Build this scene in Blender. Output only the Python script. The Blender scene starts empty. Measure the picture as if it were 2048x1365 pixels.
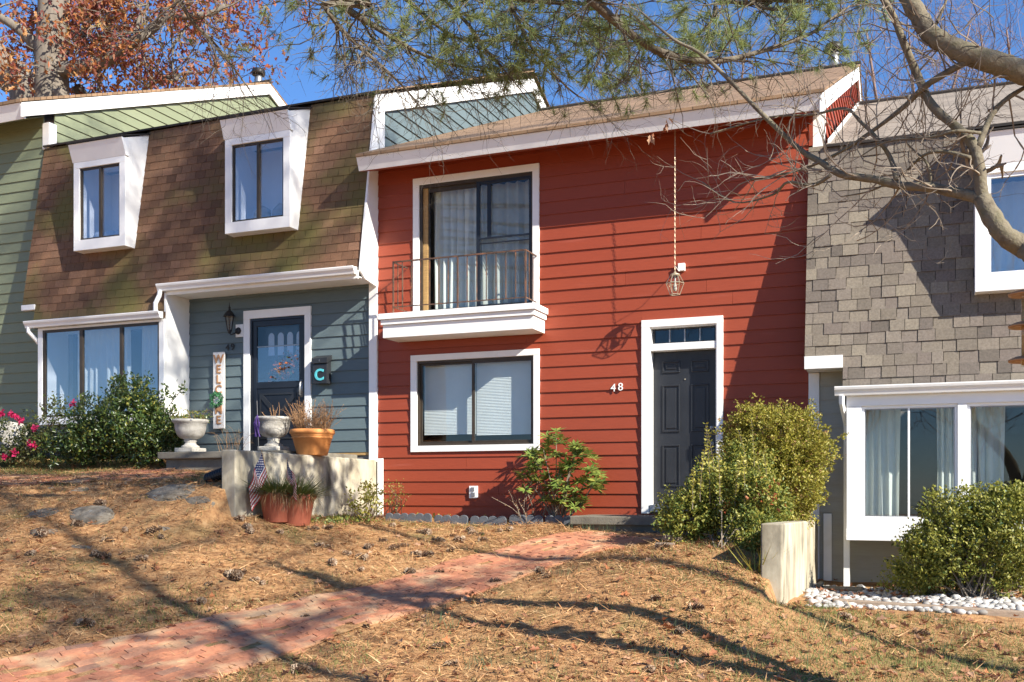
import bpy, math, random
import numpy as np
from mathutils import Vector, Matrix, Quaternion
random.seed(7); rng = np.random.default_rng(7)
R = math.radians
scene = bpy.context.scene

# ------------------------------------------------------------------ camera, sky, sun, exposure
FPX, CX, YH = 2043.0, 1024.0, 980.0            # focal length in photo pixels, centre column, horizon row
YAW = math.atan(FPX / 5082.0)
SA, CA = math.sin(YAW), math.cos(YAW)
CAM = Vector((7.6, -13.52, 0.32))
cd = bpy.data.cameras.new('camera'); cam = bpy.data.objects.new('camera', cd)
scene.collection.objects.link(cam); scene.camera = cam
cam.location = CAM; cam.rotation_euler = (R(90), 0, YAW)
cd.sensor_width = 36; cd.lens = FPX / 2048 * 36; cd.shift_y = (YH - 682.5) / 2048
cd.clip_start = 0.05; cd.clip_end = 2000

SUN = Vector((2.45, -1.0, 1.68)).normalized()   # towards the sun
world = bpy.data.worlds.new('World'); scene.world = world; world.use_nodes = True
wn = world.node_tree.nodes; wl = world.node_tree.links
sky = wn.new('ShaderNodeTexSky'); sky.sky_type = 'NISHITA'; sky.sun_disc = False
sky.sun_elevation = math.asin(SUN.z); sky.sun_rotation = math.atan2(SUN.x, SUN.y)
sky.altitude = 200; sky.air_density = 1.0; sky.dust_density = 0.0; sky.ozone_density = 10.0
wl.new(sky.outputs[0], wn['Background'].inputs[0]); wn['Background'].inputs[1].default_value = 0.09
sl = bpy.data.lights.new('sun', 'SUN'); sl.energy = 5.0; sl.angle = R(0.5); sl.color = (1, 0.93, 0.82)
so = bpy.data.objects.new('sun', sl); scene.collection.objects.link(so)
so.rotation_euler = SUN.to_track_quat('Z', 'Y').to_euler(); so.location = (20, -10, 20)
scene.view_settings.view_transform = 'Standard'; scene.view_settings.look = 'None'
scene.view_settings.exposure = 1.2; scene.view_settings.gamma = 1
try:
    scene.cycles.use_denoising = True; scene.cycles.max_bounces = 8; scene.cycles.transparent_max_bounces = 16
    scene.cycles.sample_clamp_indirect = 6
except Exception: pass

# ------------------------------------------------------------------ photo rays -> world points
def ray(px, py):
    u = (px - CX) / FPX
    return Vector((-SA + CA * u, CA + SA * u, (YH - py) / FPX))
def at(px, py, y=0.0):
    v = ray(px, py); return CAM + v * ((y - CAM.y) / v.y)
def att(px, py, t): return CAM + ray(px, py) * t

# ------------------------------------------------------------------ materials
def newmat(name):
    m = bpy.data.materials.new(name); m.use_nodes = True
    return m, m.node_tree.nodes, m.node_tree.links, m.node_tree.nodes['Principled BSDF']
def c4(c): return (c[0], c[1], c[2], 1)
MATS = {}
def mat(name, cols, rough=0.7, rnd='noise', nscale=6.0, var=0.35, bump=0.0, bscale=60.0, stretch=(1,1,1), metal=0.0,
        spec=0.4, dirt=None, dirt_scale=2.0, dirt_lo=0.55, translucent=0.0, detail=5):
    """cols: one or several colours. rnd: 'noise' mixes them by noise, 'object'/'island' picks by piece (plus fine noise)."""
    m, n, l, b = newmat(name)
    b.inputs['Roughness'].default_value = rough; b.inputs['Metallic'].default_value = metal
    b.inputs['Specular IOR Level'].default_value = spec
    tc = n.new('ShaderNodeTexCoord'); mp = n.new('ShaderNodeMapping'); mp.inputs['Scale'].default_value = stretch
    geo = n.new('ShaderNodeNewGeometry')
    l.new(geo.outputs['Position'] if rnd != 'local' else tc.outputs['Object'], mp.inputs['Vector'])
    nz = n.new('ShaderNodeTexNoise'); nz.inputs['Scale'].default_value = nscale; nz.inputs['Detail'].default_value = detail
    nz.inputs['Roughness'].default_value = 0.65
    l.new(mp.outputs[0], nz.inputs['Vector'])
    ramp = n.new('ShaderNodeValToRGB'); el = ramp.color_ramp.elements
    cols = cols if isinstance(cols, list) else [cols]
    while len(el) < len(cols): el.new(0.5)
    k = len(cols)
    for i, c in enumerate(cols):
        p = i / max(1, k - 1)
        el[i].position = (0.32 + 0.36 * p) if rnd in ('noise', 'local') else p
        el[i].color = c4(c)
    if k == 1: el[1].color = c4(cols[0]) if len(el) > 1 else el[0].color
    if rnd in ('noise', 'local'): l.new(nz.outputs['Fac'], ramp.inputs[0])
    elif rnd == 'object':
        oi = n.new('ShaderNodeObjectInfo'); l.new(oi.outputs['Random'], ramp.inputs[0])
    else: l.new(geo.outputs['Random Per Island'], ramp.inputs[0])
    col = ramp.outputs[0]
    if rnd in ('object', 'island') or k == 1:
        mr = n.new('ShaderNodeMapRange'); mr.inputs[1].default_value = 0.25; mr.inputs[2].default_value = 0.75
        mr.inputs[3].default_value = 1 - var; mr.inputs[4].default_value = 1 + var
        l.new(nz.outputs['Fac'], mr.inputs[0])
        mx = n.new('ShaderNodeMix'); mx.data_type = 'RGBA'; mx.blend_type = 'MULTIPLY'; mx.inputs[0].default_value = 1
        l.new(col, mx.inputs[6]); l.new(mr.outputs[0], mx.inputs[7]); col = mx.outputs[2]
    if dirt:
        n2 = n.new('ShaderNodeTexNoise'); n2.inputs['Scale'].default_value = dirt_scale; n2.inputs['Detail'].default_value = 8
        l.new(mp.outputs[0], n2.inputs['Vector'])
        r2 = n.new('ShaderNodeMapRange'); r2.inputs[1].default_value = dirt_lo; r2.inputs[2].default_value = dirt_lo + 0.16
        l.new(n2.outputs['Fac'], r2.inputs[0])
        m2 = n.new('ShaderNodeMix'); m2.data_type = 'RGBA'; l.new(r2.outputs[0], m2.inputs[0])
        l.new(col, m2.inputs[6]); m2.inputs[7].default_value = c4(dirt); col = m2.outputs[2]
    l.new(col, b.inputs['Base Color'])
    if bump:
        n3 = n.new('ShaderNodeTexNoise'); n3.inputs['Scale'].default_value = bscale; n3.inputs['Detail'].default_value = 4
        l.new(mp.outputs[0], n3.inputs['Vector'])
        bp = n.new('ShaderNodeBump'); bp.inputs['Strength'].default_value = bump; bp.inputs['Distance'].default_value = 0.01
        l.new(n3.outputs['Fac'], bp.inputs['Height']); l.new(bp.outputs[0], b.inputs['Normal'])
    if translucent:
        out = n['Material Output']; tr = n.new('ShaderNodeBsdfTranslucent'); ms = n.new('ShaderNodeMixShader')
        ms.inputs[0].default_value = translucent; l.new(col, tr.inputs[0])
        l.new(b.outputs[0], ms.inputs[1]); l.new(tr.outputs[0], ms.inputs[2]); l.new(ms.outputs[0], out.inputs[0])
    MATS[name] = m
    return m
def glass_mat(name, base=0.06, tint=(0.95, 0.97, 0.97), rough=0.0):
    m, n, l, b = newmat(name); n.remove(b); out = n['Material Output']
    geo = n.new('ShaderNodeNewGeometry'); dt = n.new('ShaderNodeVectorMath'); dt.operation = 'DOT_PRODUCT'
    l.new(geo.outputs['Incoming'], dt.inputs[0]); l.new(geo.outputs['Normal'], dt.inputs[1])
    def op(o, a, v=None, w=None):
        k = n.new('ShaderNodeMath'); k.operation = o; l.new(a, k.inputs[0])
        if v is not None: k.inputs[1].default_value = v
        if w is not None: k.inputs[2].default_value = w
        return k.outputs[0]
    c = op('ABSOLUTE', dt.outputs['Value']); c = op('MULTIPLY_ADD', c, -1.0, 1.0); c = op('POWER', c, 5.0); c = op('MULTIPLY_ADD', c, (1 - base) * .7, base)
    gl = n.new('ShaderNodeBsdfGlossy'); gl.inputs['Roughness'].default_value = rough
    tr = n.new('ShaderNodeBsdfTransparent'); tr.inputs[0].default_value = c4(tint)
    ms = n.new('ShaderNodeMixShader'); l.new(c, ms.inputs[0]); l.new(tr.outputs[0], ms.inputs[1]); l.new(gl.outputs[0], ms.inputs[2])
    l.new(ms.outputs[0], out.inputs[0]); MATS[name] = m
    return m

WOODS = (1.0, 1.0, 9.0)
mat('red_paint', [(0.25, 0.044, 0.0175), (0.275, 0.050, 0.020), (0.262, 0.046, 0.0185)], 0.55, 'object', 5, 0.10, 0.25, 26, (1.2, 1.2, 14), dirt=(0.31, 0.07, 0.04), dirt_scale=0.9, dirt_lo=0.62)
mat('slate_paint', [(0.098, 0.135, 0.145), (0.112, 0.152, 0.162)], 0.6, 'object', 5, 0.10, 0.25, 26, (1.2, 1.2, 14))
mat('sage_paint', [(0.18, 0.205, 0.125), (0.20, 0.225, 0.14)], 0.6, 'object', 5, 0.10, 0.25, 26, (1.2, 1.2, 14))
mat('greige_paint', [(0.33, 0.325, 0.285), (0.36, 0.355, 0.31)], 0.6, 'object', 5, 0.08, 0.25, 26, (1.2, 1.2, 14))
mat('white_paint', (0.80, 0.80, 0.78), 0.5, 'noise', 3, 0.05, 0.12, 30, dirt=(0.66, 0.65, 0.60), dirt_scale=1.7, dirt_lo=0.60)
mat('vinyl', (0.82, 0.83, 0.83), 0.35, 'noise', 3, 0.03)
mat('black_paint', (0.022, 0.024, 0.028), 0.38, 'noise', 4, 0.25, 0.1, 40)
mat('navy_paint', (0.012, 0.015, 0.022), 0.35, 'noise', 4, 0.25)
mat('bronze', (0.055, 0.042, 0.030), 0.45, 'noise', 4, 0.3, metal=0.3)
mat('tan_wood', (0.42, 0.26, 0.10), 0.7, 'noise', 8, 0.3, 0.3, 30, (1, 1, 8))
mat('iron', [(0.03, 0.028, 0.03), (0.10, 0.055, 0.035), (0.22, 0.10, 0.055)], 0.75, 'noise', 9, 0.3, 0.2, 90)
mat('concrete', [(0.20, 0.17, 0.115), (0.40, 0.36, 0.265), (0.54, 0.505, 0.41)], 0.9, 'noise', 2.6, 0.3, 0.12, 90, (1, 1, 0.45), dirt=(0.085, 0.075, 0.055), dirt_scale=2.4, dirt_lo=0.56, detail=9)
mat('concrete_dark', [(0.13, 0.115, 0.09), (0.20, 0.18, 0.14)], 0.9, 'noise', 5, 0.3, 0.5, 70)
mat('foundation', (0.055, 0.055, 0.055), 0.9, 'noise', 5, 0.3, 0.4, 60)
SH49 = [(0.10, 0.052, 0.030), (0.16, 0.082, 0.045), (0.19, 0.10, 0.055), (0.125, 0.068, 0.038), (0.215, 0.115, 0.068)]
SH47 = [(0.115, 0.098, 0.082), (0.19, 0.162, 0.125), (0.14, 0.118, 0.10), (0.24, 0.208, 0.158), (0.16, 0.132, 0.112), (0.21, 0.18, 0.145)]
for nm, cs in (('shingle49', SH49), ('shingle47', SH47)):
    moss = (0.135, 0.112, 0.035) if nm == 'shingle49' else None
    mat(nm, cs, 0.95, 'object', 40, 0.28, 0.6, 160, dirt=moss, dirt_scale=0.75, dirt_lo=0.485)
    mat(nm + '_mass', cs, 0.95, 'island', 40, 0.28, 0.6, 160, dirt=moss, dirt_scale=0.75, dirt_lo=0.485)
def roof_mat(name, cols):
    m, n, l, b = newmat(name); b.inputs['Roughness'].default_value = 0.95
    geo = n.new('ShaderNodeNewGeometry'); sp = n.new('ShaderNodeSeparateXYZ'); cb = n.new('ShaderNodeCombineXYZ')
    l.new(geo.outputs['Position'], sp.inputs[0]); ml = n.new('ShaderNodeMath'); ml.operation = 'MULTIPLY'; ml.inputs[1].default_value = 1.08
    l.new(sp.outputs[1], ml.inputs[0]); l.new(sp.outputs[0], cb.inputs[0]); l.new(ml.outputs[0], cb.inputs[1])
    bk = n.new('ShaderNodeTexBrick'); bk.inputs['Scale'].default_value = 1.0; bk.inputs['Brick Width'].default_value = 0.28
    bk.inputs['Row Height'].default_value = 0.14; bk.inputs['Mortar Size'].default_value = 0.008; bk.inputs['Bias'].default_value = 0.0
    bk.inputs['Color1'].default_value = c4(cols[0]); bk.inputs['Color2'].default_value = c4(cols[1]); bk.inputs['Mortar'].default_value = c4([0.55 * x for x in cols[0]])
    l.new(cb.outputs[0], bk.inputs['Vector'])
    nz = n.new('ShaderNodeTexNoise'); nz.inputs['Scale'].default_value = 1.1; nz.inputs['Detail'].default_value = 9; l.new(cb.outputs[0], nz.inputs['Vector'])
    mr = n.new('ShaderNodeMapRange'); mr.inputs[3].default_value = 0.55; mr.inputs[4].default_value = 1.5; l.new(nz.outputs['Fac'], mr.inputs[0])
    mx = n.new('ShaderNodeMix'); mx.data_type = 'RGBA'; mx.blend_type = 'MULTIPLY'; mx.inputs[0].default_value = 1
    l.new(bk.outputs['Color'], mx.inputs[6]); l.new(mr.outputs[0], mx.inputs[7]); l.new(mx.outputs[2], b.inputs['Base Color'])
    bp = n.new('ShaderNodeBump'); bp.inputs['Distance'].default_value = 0.012; l.new(bk.outputs['Fac'], bp.inputs['Height']); bp.invert = True
    l.new(bp.outputs[0], b.inputs['Normal']); MATS[name] = m
roof_mat('roof_brown', [(0.17, 0.105, 0.058), (0.27, 0.168, 0.095)])
roof_mat('roof_grey', [(0.20, 0.165, 0.13), (0.26, 0.22, 0.175)])
mat('roof_edge', (0.03, 0.025, 0.022), 0.9)
glass_mat('glass', 0.045)
glass_mat('glass_sky', 0.16, (0.93, 0.96, 1.0))
glass_mat('glass_dim', 0.045, (0.85, 0.87, 0.87))
mat('curtain', (0.74, 0.78, 0.74), 0.9, 'noise', 5, 0.06, translucent=0.25)
mat('curtain_blue', (0.58, 0.64, 0.74), 0.9, 'noise', 5, 0.06, translucent=0.2)
mat('blind', (0.70, 0.74, 0.74), 0.7, 'noise', 5, 0.04)
mat('screen', (0.05, 0.055, 0.06), 0.8, 'noise', 5, 0.1)
mat('interior', (0.20, 0.19, 0.18), 0.9, 'noise', 2, 0.1)
mat('interior_light', (0.80, 0.80, 0.82), 0.9, 'noise', 2, 0.1)
mat('terracotta', [(0.52, 0.20, 0.055), (0.62, 0.26, 0.075)], 0.75, 'noise', 4, 0.2, 0.2, 60, dirt=(0.50, 0.27, 0.13), dirt_scale=3, dirt_lo=0.62)
mat('terracotta_red', [(0.27, 0.075, 0.042), (0.34, 0.10, 0.055)], 0.75, 'noise', 4, 0.2, 0.2, 60, dirt=(0.36, 0.16, 0.10), dirt_scale=5, dirt_lo=0.6)
mat('cast_stone', [(0.30, 0.28, 0.24), (0.50, 0.48, 0.43)], 0.95, 'noise', 9, 0.3, 0.7, 70, dirt=(0.17, 0.155, 0.125), dirt_scale=6, dirt_lo=0.6)
mat('soil', (0.05, 0.032, 0.02), 0.95, 'noise', 12, 0.4, 0.8, 60)
mat('metal_grey', (0.32, 0.33, 0.34), 0.45, 'noise', 5, 0.25, metal=0.8)
mat('metal_dark', (0.03, 0.03, 0.032), 0.5, 'noise', 5, 0.25, metal=0.5)
mat('brass', (0.55, 0.47, 0.33), 0.45, 'noise', 8, 0.25, metal=0.6)
mat('copper', (0.36, 0.20, 0.10), 0.5, 'noise', 8, 0.3, metal=0.5)
mat('plastic_black', (0.012, 0.012, 0.014), 0.4, 'noise', 5, 0.2)
mat('edging_slate', [(0.075, 0.084, 0.098), (0.11, 0.12, 0.135)], 0.75, 'noise', 9, 0.2, 0.4, 60, dirt=(0.13, 0.10, 0.07), dirt_scale=6, dirt_lo=0.62)
mat('rock', [(0.10, 0.082, 0.06), (0.17, 0.145, 0.11), (0.24, 0.21, 0.165)], 0.95, 'noise', 7, 0.3, 0.9, 30, dirt=(0.38, 0.38, 0.33), dirt_scale=9, dirt_lo=0.63)
mat('brick', [(0.34, 0.135, 0.075), (0.42, 0.165, 0.088), (0.46, 0.195, 0.10), (0.38, 0.15, 0.082), (0.50, 0.235, 0.13), (0.27, 0.145, 0.095), (0.44, 0.18, 0.095)], 0.92, 'object', 22, 0.25, 0.4, 60, dirt=(0.50, 0.32, 0.18), dirt_scale=3.0, dirt_lo=0.50)
mat('brick_mass', [(0.34, 0.135, 0.075), (0.42, 0.165, 0.088), (0.46, 0.195, 0.10), (0.38, 0.15, 0.082), (0.50, 0.235, 0.13)], 0.92, 'island', 22, 0.25, 0.4, 60, dirt=(0.50, 0.32, 0.18), dirt_scale=3.0, dirt_lo=0.52)
mat('pebble', [(0.34, 0.33, 0.31), (0.47, 0.46, 0.44), (0.20, 0.185, 0.165), (0.52, 0.51, 0.49), (0.28, 0.255, 0.225)], 0.85, 'island', 14, 0.2)
mat('timber', [(0.20, 0.15, 0.11), (0.30, 0.23, 0.17)], 0.9, 'noise', 6, 0.3, 0.5, 40, (1, 8, 8))
mat('cone_wood', [(0.085, 0.045, 0.025), (0.18, 0.11, 0.065), (0.38, 0.30, 0.22)], 0.9, 'island', 30, 0.3)
# bark and foliage
mat('bark_pale', [(0.085, 0.068, 0.045), (0.17, 0.145, 0.10), (0.12, 0.108, 0.062)], 0.95, 'noise', 9, 0.3, 0.9, 45, (1, 1, 1))
mat('bark_oak', [(0.10, 0.085, 0.065), (0.18, 0.155, 0.125), (0.14, 0.122, 0.095)], 0.95, 'noise', 5, 0.3, 1.0, 14, (1, 1, 0.35))
mat('bark_pine', [(0.075, 0.06, 0.042), (0.13, 0.105, 0.075), (0.17, 0.155, 0.115)], 0.95, 'noise', 12, 0.3, 0.9, 50)
mat('twig', [(0.16, 0.125, 0.092), (0.28, 0.23, 0.175)], 0.9, 'noise', 10, 0.3)
mat('twig_far', [(0.16, 0.105, 0.09), (0.22, 0.155, 0.13)], 0.9, 'noise', 4, 0.3)
def leafmat(name, cols, tr=0.35, rough=0.5, spec=0.4): return mat(name, cols, rough, 'island', 3, 0.18, translucent=tr, spec=spec)
leafmat('pine_needles', [(0.19, 0.25, 0.08), (0.27, 0.31, 0.10), (0.15, 0.215, 0.085), (0.34, 0.35, 0.12), (0.20, 0.27, 0.12)], 0.45)
leafmat('oak_leaves', [(0.26, 0.06, 0.03), (0.38, 0.12, 0.045), (0.44, 0.22, 0.07), (0.20, 0.055, 0.04), (0.36, 0.12, 0.10), (0.30, 0.22, 0.07)], 0.45)
leafmat('boxwood_leaves', [(0.25, 0.24, 0.033), (0.33, 0.30, 0.045), (0.18, 0.19, 0.03), (0.40, 0.35, 0.065), (0.27, 0.21, 0.04)], 0.35)
leafmat('privet_leaves', [(0.18, 0.205, 0.033), (0.29, 0.295, 0.055), (0.13, 0.16, 0.028), (0.37, 0.35, 0.08), (0.22, 0.23, 0.04)], 0.35)
leafmat('holly_leaves', [(0.026, 0.055, 0.016), (0.045, 0.085, 0.02), (0.075, 0.115, 0.025), (0.035, 0.065, 0.02), (0.11, 0.13, 0.03)], 0.18, 0.35, 0.6)
leafmat('rhodo_leaves', [(0.10, 0.165, 0.035), (0.16, 0.23, 0.05), (0.23, 0.28, 0.065), (0.12, 0.18, 0.04), (0.32, 0.31, 0.065)], 0.25, 0.42)
leafmat('wild_leaves', [(0.08, 0.125, 0.028), (0.13, 0.18, 0.037), (0.19, 0.22, 0.045), (0.36, 0.33, 0.06), (0.10, 0.15, 0.033)], 0.3)
leafmat('yellow_leaves', [(0.34, 0.31, 0.055), (0.40, 0.36, 0.08), (0.24, 0.25, 0.045)], 0.35)
leafmat('orange_leaves', [(0.33, 0.085, 0.03), (0.42, 0.14, 0.05), (0.24, 0.09, 0.05)], 0.35)
leafmat('rose_leaves', [(0.05, 0.075, 0.025), (0.085, 0.11, 0.03), (0.11, 0.10, 0.03), (0.06, 0.085, 0.03)], 0.25)
leafmat('rose_petals', [(0.55, 0.02, 0.10), (0.62, 0.04, 0.16)], 0.3)
leafmat('dry_stems', [(0.26, 0.145, 0.065), (0.34, 0.20, 0.10), (0.20, 0.10, 0.05)], 0.2, 0.9)
leafmat('pot_grass', [(0.07, 0.11, 0.02), (0.10, 0.15, 0.03), (0.13, 0.13, 0.035), (0.055, 0.09, 0.02)], 0.25)
leafmat('pot_grass_dry', [(0.16, 0.11, 0.05), (0.22, 0.16, 0.075), (0.11, 0.075, 0.04)], 0.2)
leafmat('lawn_grass', [(0.15, 0.19, 0.05), (0.22, 0.235, 0.07), (0.11, 0.16, 0.045), (0.30, 0.27, 0.10)], 0.3, 0.7)
leafmat('onion_grass', [(0.09, 0.14, 0.065), (0.11, 0.16, 0.08)], 0.3, 0.7)
leafmat('pine_straw', [(0.46, 0.235, 0.095), (0.58, 0.35, 0.16), (0.26, 0.115, 0.042), (0.66, 0.45, 0.23), (0.50, 0.25, 0.10), (0.15, 0.07, 0.03), (0.54, 0.29, 0.13)], 0.1, 0.8)
leafmat('fallen_leaves', [(0.25, 0.10, 0.05), (0.33, 0.16, 0.085), (0.19, 0.08, 0.045), (0.42, 0.26, 0.16), (0.37, 0.13, 0.05), (0.14, 0.075, 0.05)], 0.15, 0.8)

# ------------------------------------------------------------------ mesh + object helpers
COL = scene.collection
WLOC = {}
class MB:
    def __init__(s): s.v = []; s.f = []; s.m = []
    def quad(s, *p, mi=0):
        i = len(s.v); s.v += [tuple(q) for q in p]; s.f.append(tuple(range(i, i + len(p)))); s.m.append(mi); return s
    def box(s, x0, x1, y0, y1, z0, z1, mi=0):
        i = len(s.v)
        s.v += [(x0, y0, z0), (x1, y0, z0), (x1, y1, z0), (x0, y1, z0), (x0, y0, z1), (x1, y0, z1), (x1, y1, z1), (x0, y1, z1)]
        for f in ((0, 3, 2, 1), (4, 5, 6, 7), (0, 1, 5, 4), (1, 2, 6, 5), (2, 3, 7, 6), (3, 0, 4, 7)):
            s.f.append(tuple(i + k for k in f)); s.m.append(mi)
        return s
    def prism(s, poly, off, mi=0):
        """poly: list of 3-D points, off: extrusion vector"""
        i = len(s.v); k = len(poly); off = Vector(off)
        s.v += [tuple(p) for p in poly] + [tuple(Vector(p) + off) for p in poly]
        s.f.append(tuple(range(i, i + k))); s.f.append(tuple(range(i + 2 * k - 1, i + k - 1, -1))); s.m += [mi, mi]
        for a in range(k):
            b = (a + 1) % k; s.f.append((i + a, i + k + a, i + k + b, i + b)); s.m.append(mi)
        return s
    def tube(s, pts, rad, n=6, cap=True, mi=0):
        pts = [Vector(p) for p in pts]
        if not hasattr(rad, '__len__'): rad = [rad] * len(pts)
        up = None; i0 = len(s.v)
        for k, p in enumerate(pts):
            d = (pts[min(k + 1, len(pts) - 1)] - pts[max(k - 1, 0)])
            if d.length < 1e-9: d = Vector((0, 0, 1))
            d.normalize()
            if up is None: up = d.orthogonal().normalized()
            a = (up - d * up.dot(d))
            a = a.normalized() if a.length > 1e-6 else d.orthogonal().normalized()
            up = a; b = d.cross(a)
            for q in range(n):
                th = 2 * math.pi * q / n; s.v.append(tuple(p + (a * math.cos(th) + b * math.sin(th)) * rad[k]))
        for k in range(len(pts) - 1):
            for q in range(n):
                q2 = (q + 1) % n; s.f.append((i0 + k * n + q, i0 + k * n + q2, i0 + (k + 1) * n + q2, i0 + (k + 1) * n + q)); s.m.append(mi)
        if cap:
            s.f.append(tuple(i0 + q for q in range(n - 1, -1, -1))); s.f.append(tuple(i0 + (len(pts) - 1) * n + q for q in range(n))); s.m += [mi, mi]
        return s
    def lathe(s, prof, c=(0, 0, 0), n=20, mi=0, flute=0, nfl=0):
        i0 = len(s.v)
        for r, z in prof:
            for q in range(n):
                th = 2 * math.pi * q / n; rr = r * (1 + (flute * math.cos(nfl * th) if nfl else 0))
                s.v.append((c[0] + rr * math.cos(th), c[1] + rr * math.sin(th), c[2] + z))
        for k in range(len(prof) - 1):
            for q in range(n):
                q2 = (q + 1) % n; s.f.append((i0 + k * n + q, i0 + k * n + q2, i0 + (k + 1) * n + q2, i0 + (k + 1) * n + q)); s.m.append(mi)
        return s
    def mesh(s, name, smooth=False, center=True):
        v = np.array(s.v, dtype=float)
        c = (v.min(0) + v.max(0)) / 2 if center else np.zeros(3)
        me = bpy.data.meshes.new(name); me.from_pydata((v - c).tolist(), [], s.f)
        if any(s.m): me.polygons.foreach_set('material_index', s.m)
        if smooth: me.polygons.foreach_set('use_smooth', [True] * len(s.f))
        me.update(); return me, Vector(c)
def link(name, me, loc, parent=None, rot=None, scale=None, kind=None):
    o = bpy.data.objects.new(name, me); COL.objects.link(o); o.location = loc
    if rot is not None: o.rotation_euler = rot
    if scale is not None: o.scale = scale
    WLOC[o.name] = Vector(loc)
    if parent is not None:
        o.parent = parent; o.matrix_parent_inverse = Matrix.Translation(-WLOC[parent.name])
    if kind: o['kind'] = kind
    return o
def obj(name, mb, material, parent=None, smooth=False, kind=None, bevel=0.0):
    me, c = mb.mesh(name, smooth)
    for m in (material if isinstance(material, (list, tuple)) else [material]): me.materials.append(MATS[m])
    o = link(name, me, c, parent, kind=kind)
    if bevel:
        b = o.modifiers.new('bevel', 'BEVEL'); b.width = bevel; b.segments = 2; b.limit_method = 'ANGLE'; b.angle_limit = R(40)
    return o
def thing(name, label, cat, loc=(0, 0, 0), group=None):
    o = bpy.data.objects.new(name, None); COL.objects.link(o); o.location = loc; o.empty_display_size = 0.1
    WLOC[o.name] = Vector(loc); o['label'] = label; o['category'] = cat
    if group: o['group'] = group
    return o
def tag(o, label, cat, group=None):
    o['label'] = label; o['category'] = cat
    if group: o['group'] = group
    return o
def box(name, x0, x1, y0, y1, z0, z1, material, parent=None, bevel=0.004):
    return obj(name, MB().box(x0, x1, y0, y1, z0, z1), material, parent, bevel=bevel)
def text_mesh(name, txt, size, depth, material, loc, parent, rot=(R(90), 0, 0), align='CENTER', stretch=1.0, bold=0.0):
    cu = bpy.data.curves.new(name, 'FONT'); cu.body = txt; cu.size = size; cu.extrude = depth; cu.align_x = align; cu.offset = bold
    cu.resolution_u = 4
    t = bpy.data.objects.new(name + '_tmp', cu); COL.objects.link(t)
    dg = bpy.context.evaluated_depsgraph_get(); me = bpy.data.meshes.new_from_object(t.evaluated_get(dg))
    bpy.data.objects.remove(t); bpy.data.curves.remove(cu)
    me.name = name; me.materials.clear(); me.materials.append(MATS[material])
    return link(name, me, loc, parent, rot=rot, scale=(stretch, 1, 1))
def quads_np(name, P, D, N, L, Wd, material, parent=None, kind=None, shape='leaf', fold=0.25):
    """many leaves at once: P base points, D unit directions, N rough normals, L lengths, Wd widths"""
    kind = 'stuff' if parent is not None else kind
    P, D, N = [np.asarray(a, float) for a in (P, D, N)]; n = len(P)
    L = np.broadcast_to(np.asarray(L, float), (n,))[:, None]; Wd = np.broadcast_to(np.asarray(Wd, float), (n,))[:, None]
    D = D / np.maximum(1e-9, np.linalg.norm(D, axis=1))[:, None]
    S = np.cross(D, N); S /= np.maximum(1e-9, np.linalg.norm(S, axis=1))[:, None]
    U = np.cross(S, D)
    if shape == 'leaf':      # pointed leaf folded along the midrib: 5 verts, 2 quads sharing the midrib
        v = np.stack([P, P + D * L * .45 + S * Wd * .5 + U * Wd * fold, P + D * L, P + D * L * .45 - S * Wd * .5 + U * Wd * fold], 1)
        F = np.array([[0, 1, 2], [0, 2, 3]])
    elif shape == 'blade':   # thin tapering strip
        v = np.stack([P - S * Wd * .5, P + S * Wd * .5, P + D * L + U * L * fold], 1); F = np.array([[0, 1, 2]])
    else:                    # lobed leaf
        a = [(0, 0), (.25, .35), (.35, .15), (.6, .5), (.7, .2), (1, 0), (.7, -.2), (.6, -.5), (.35, -.15), (.25, -.35)]
        v = np.stack([P + D * L * x + S * Wd * y + U * Wd * abs(y) * fold * 2 for x, y in a], 1); F = np.array([[0, 1, 2], [0, 2, 4], [2, 3, 4], [0, 4, 5], [0, 5, 6], [0, 6, 8], [6, 7, 8], [0, 8, 9]])
    k = v.shape[1]; verts = v.reshape(-1, 3); c = (verts.min(0) + verts.max(0)) / 2
    faces = (F[None] + (np.arange(n) * k)[:, None, None]).reshape(-1, F.shape[1])
    me = bpy.data.meshes.new(name); nv, nf, w = len(verts), len(faces), F.shape[1]
    me.vertices.add(nv); me.vertices.foreach_set('co', (verts - c).ravel())
    me.loops.add(nf * w); me.loops.foreach_set('vertex_index', faces.ravel().astype(np.int32))
    me.polygons.add(nf); me.polygons.foreach_set('loop_start', np.arange(0, nf * w, w, dtype=np.int32))
    me.update(calc_edges=True); me.validate()
    me.materials.append(MATS[material])
    return link(name, me, Vector(c), parent, kind=kind)
def rdir(n):
    v = rng.normal(size=(n, 3)); return v / np.linalg.norm(v, axis=1)[:, None]

# ------------------------------------------------------------------ ground
GP = []   # x, y, z, side
def gp(px, py, t, s=0):
    p = att(px, py, t); GP.append((p.x, p.y, p.z, s))
for a in [(0, 990, 13.5), (200, 1030, 12.3), (0, 1100, 11), (0, 1200, 9.7), (0, 1340, 8.3), (600, 1120, 11.2), (400, 1250, 9.3), (600, 1340, 8.2),
          (900, 1180, 10.2), (1000, 1130, 11.3), (1000, 1340, 8), (1200, 1120, 10.6), (1400, 1180, 9.2), (1400, 1340, 7.6),
          (1580, 1205, 9.2), (1700, 1222, 9.9), (2048, 1250, 9.5), (1800, 1340, 7.8), (2048, 1340, 7.8), (1500, 1165, 9.5), (300, 1100, 11.2)]: gp(*a)
for a in [(0, 925, 17.0), (300, 925, 16.0), (425, 925, 15.0), (440, 968, 12.5), (150, 950, 15), (330, 958, 13.8)]: gp(*a, -1)
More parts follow.
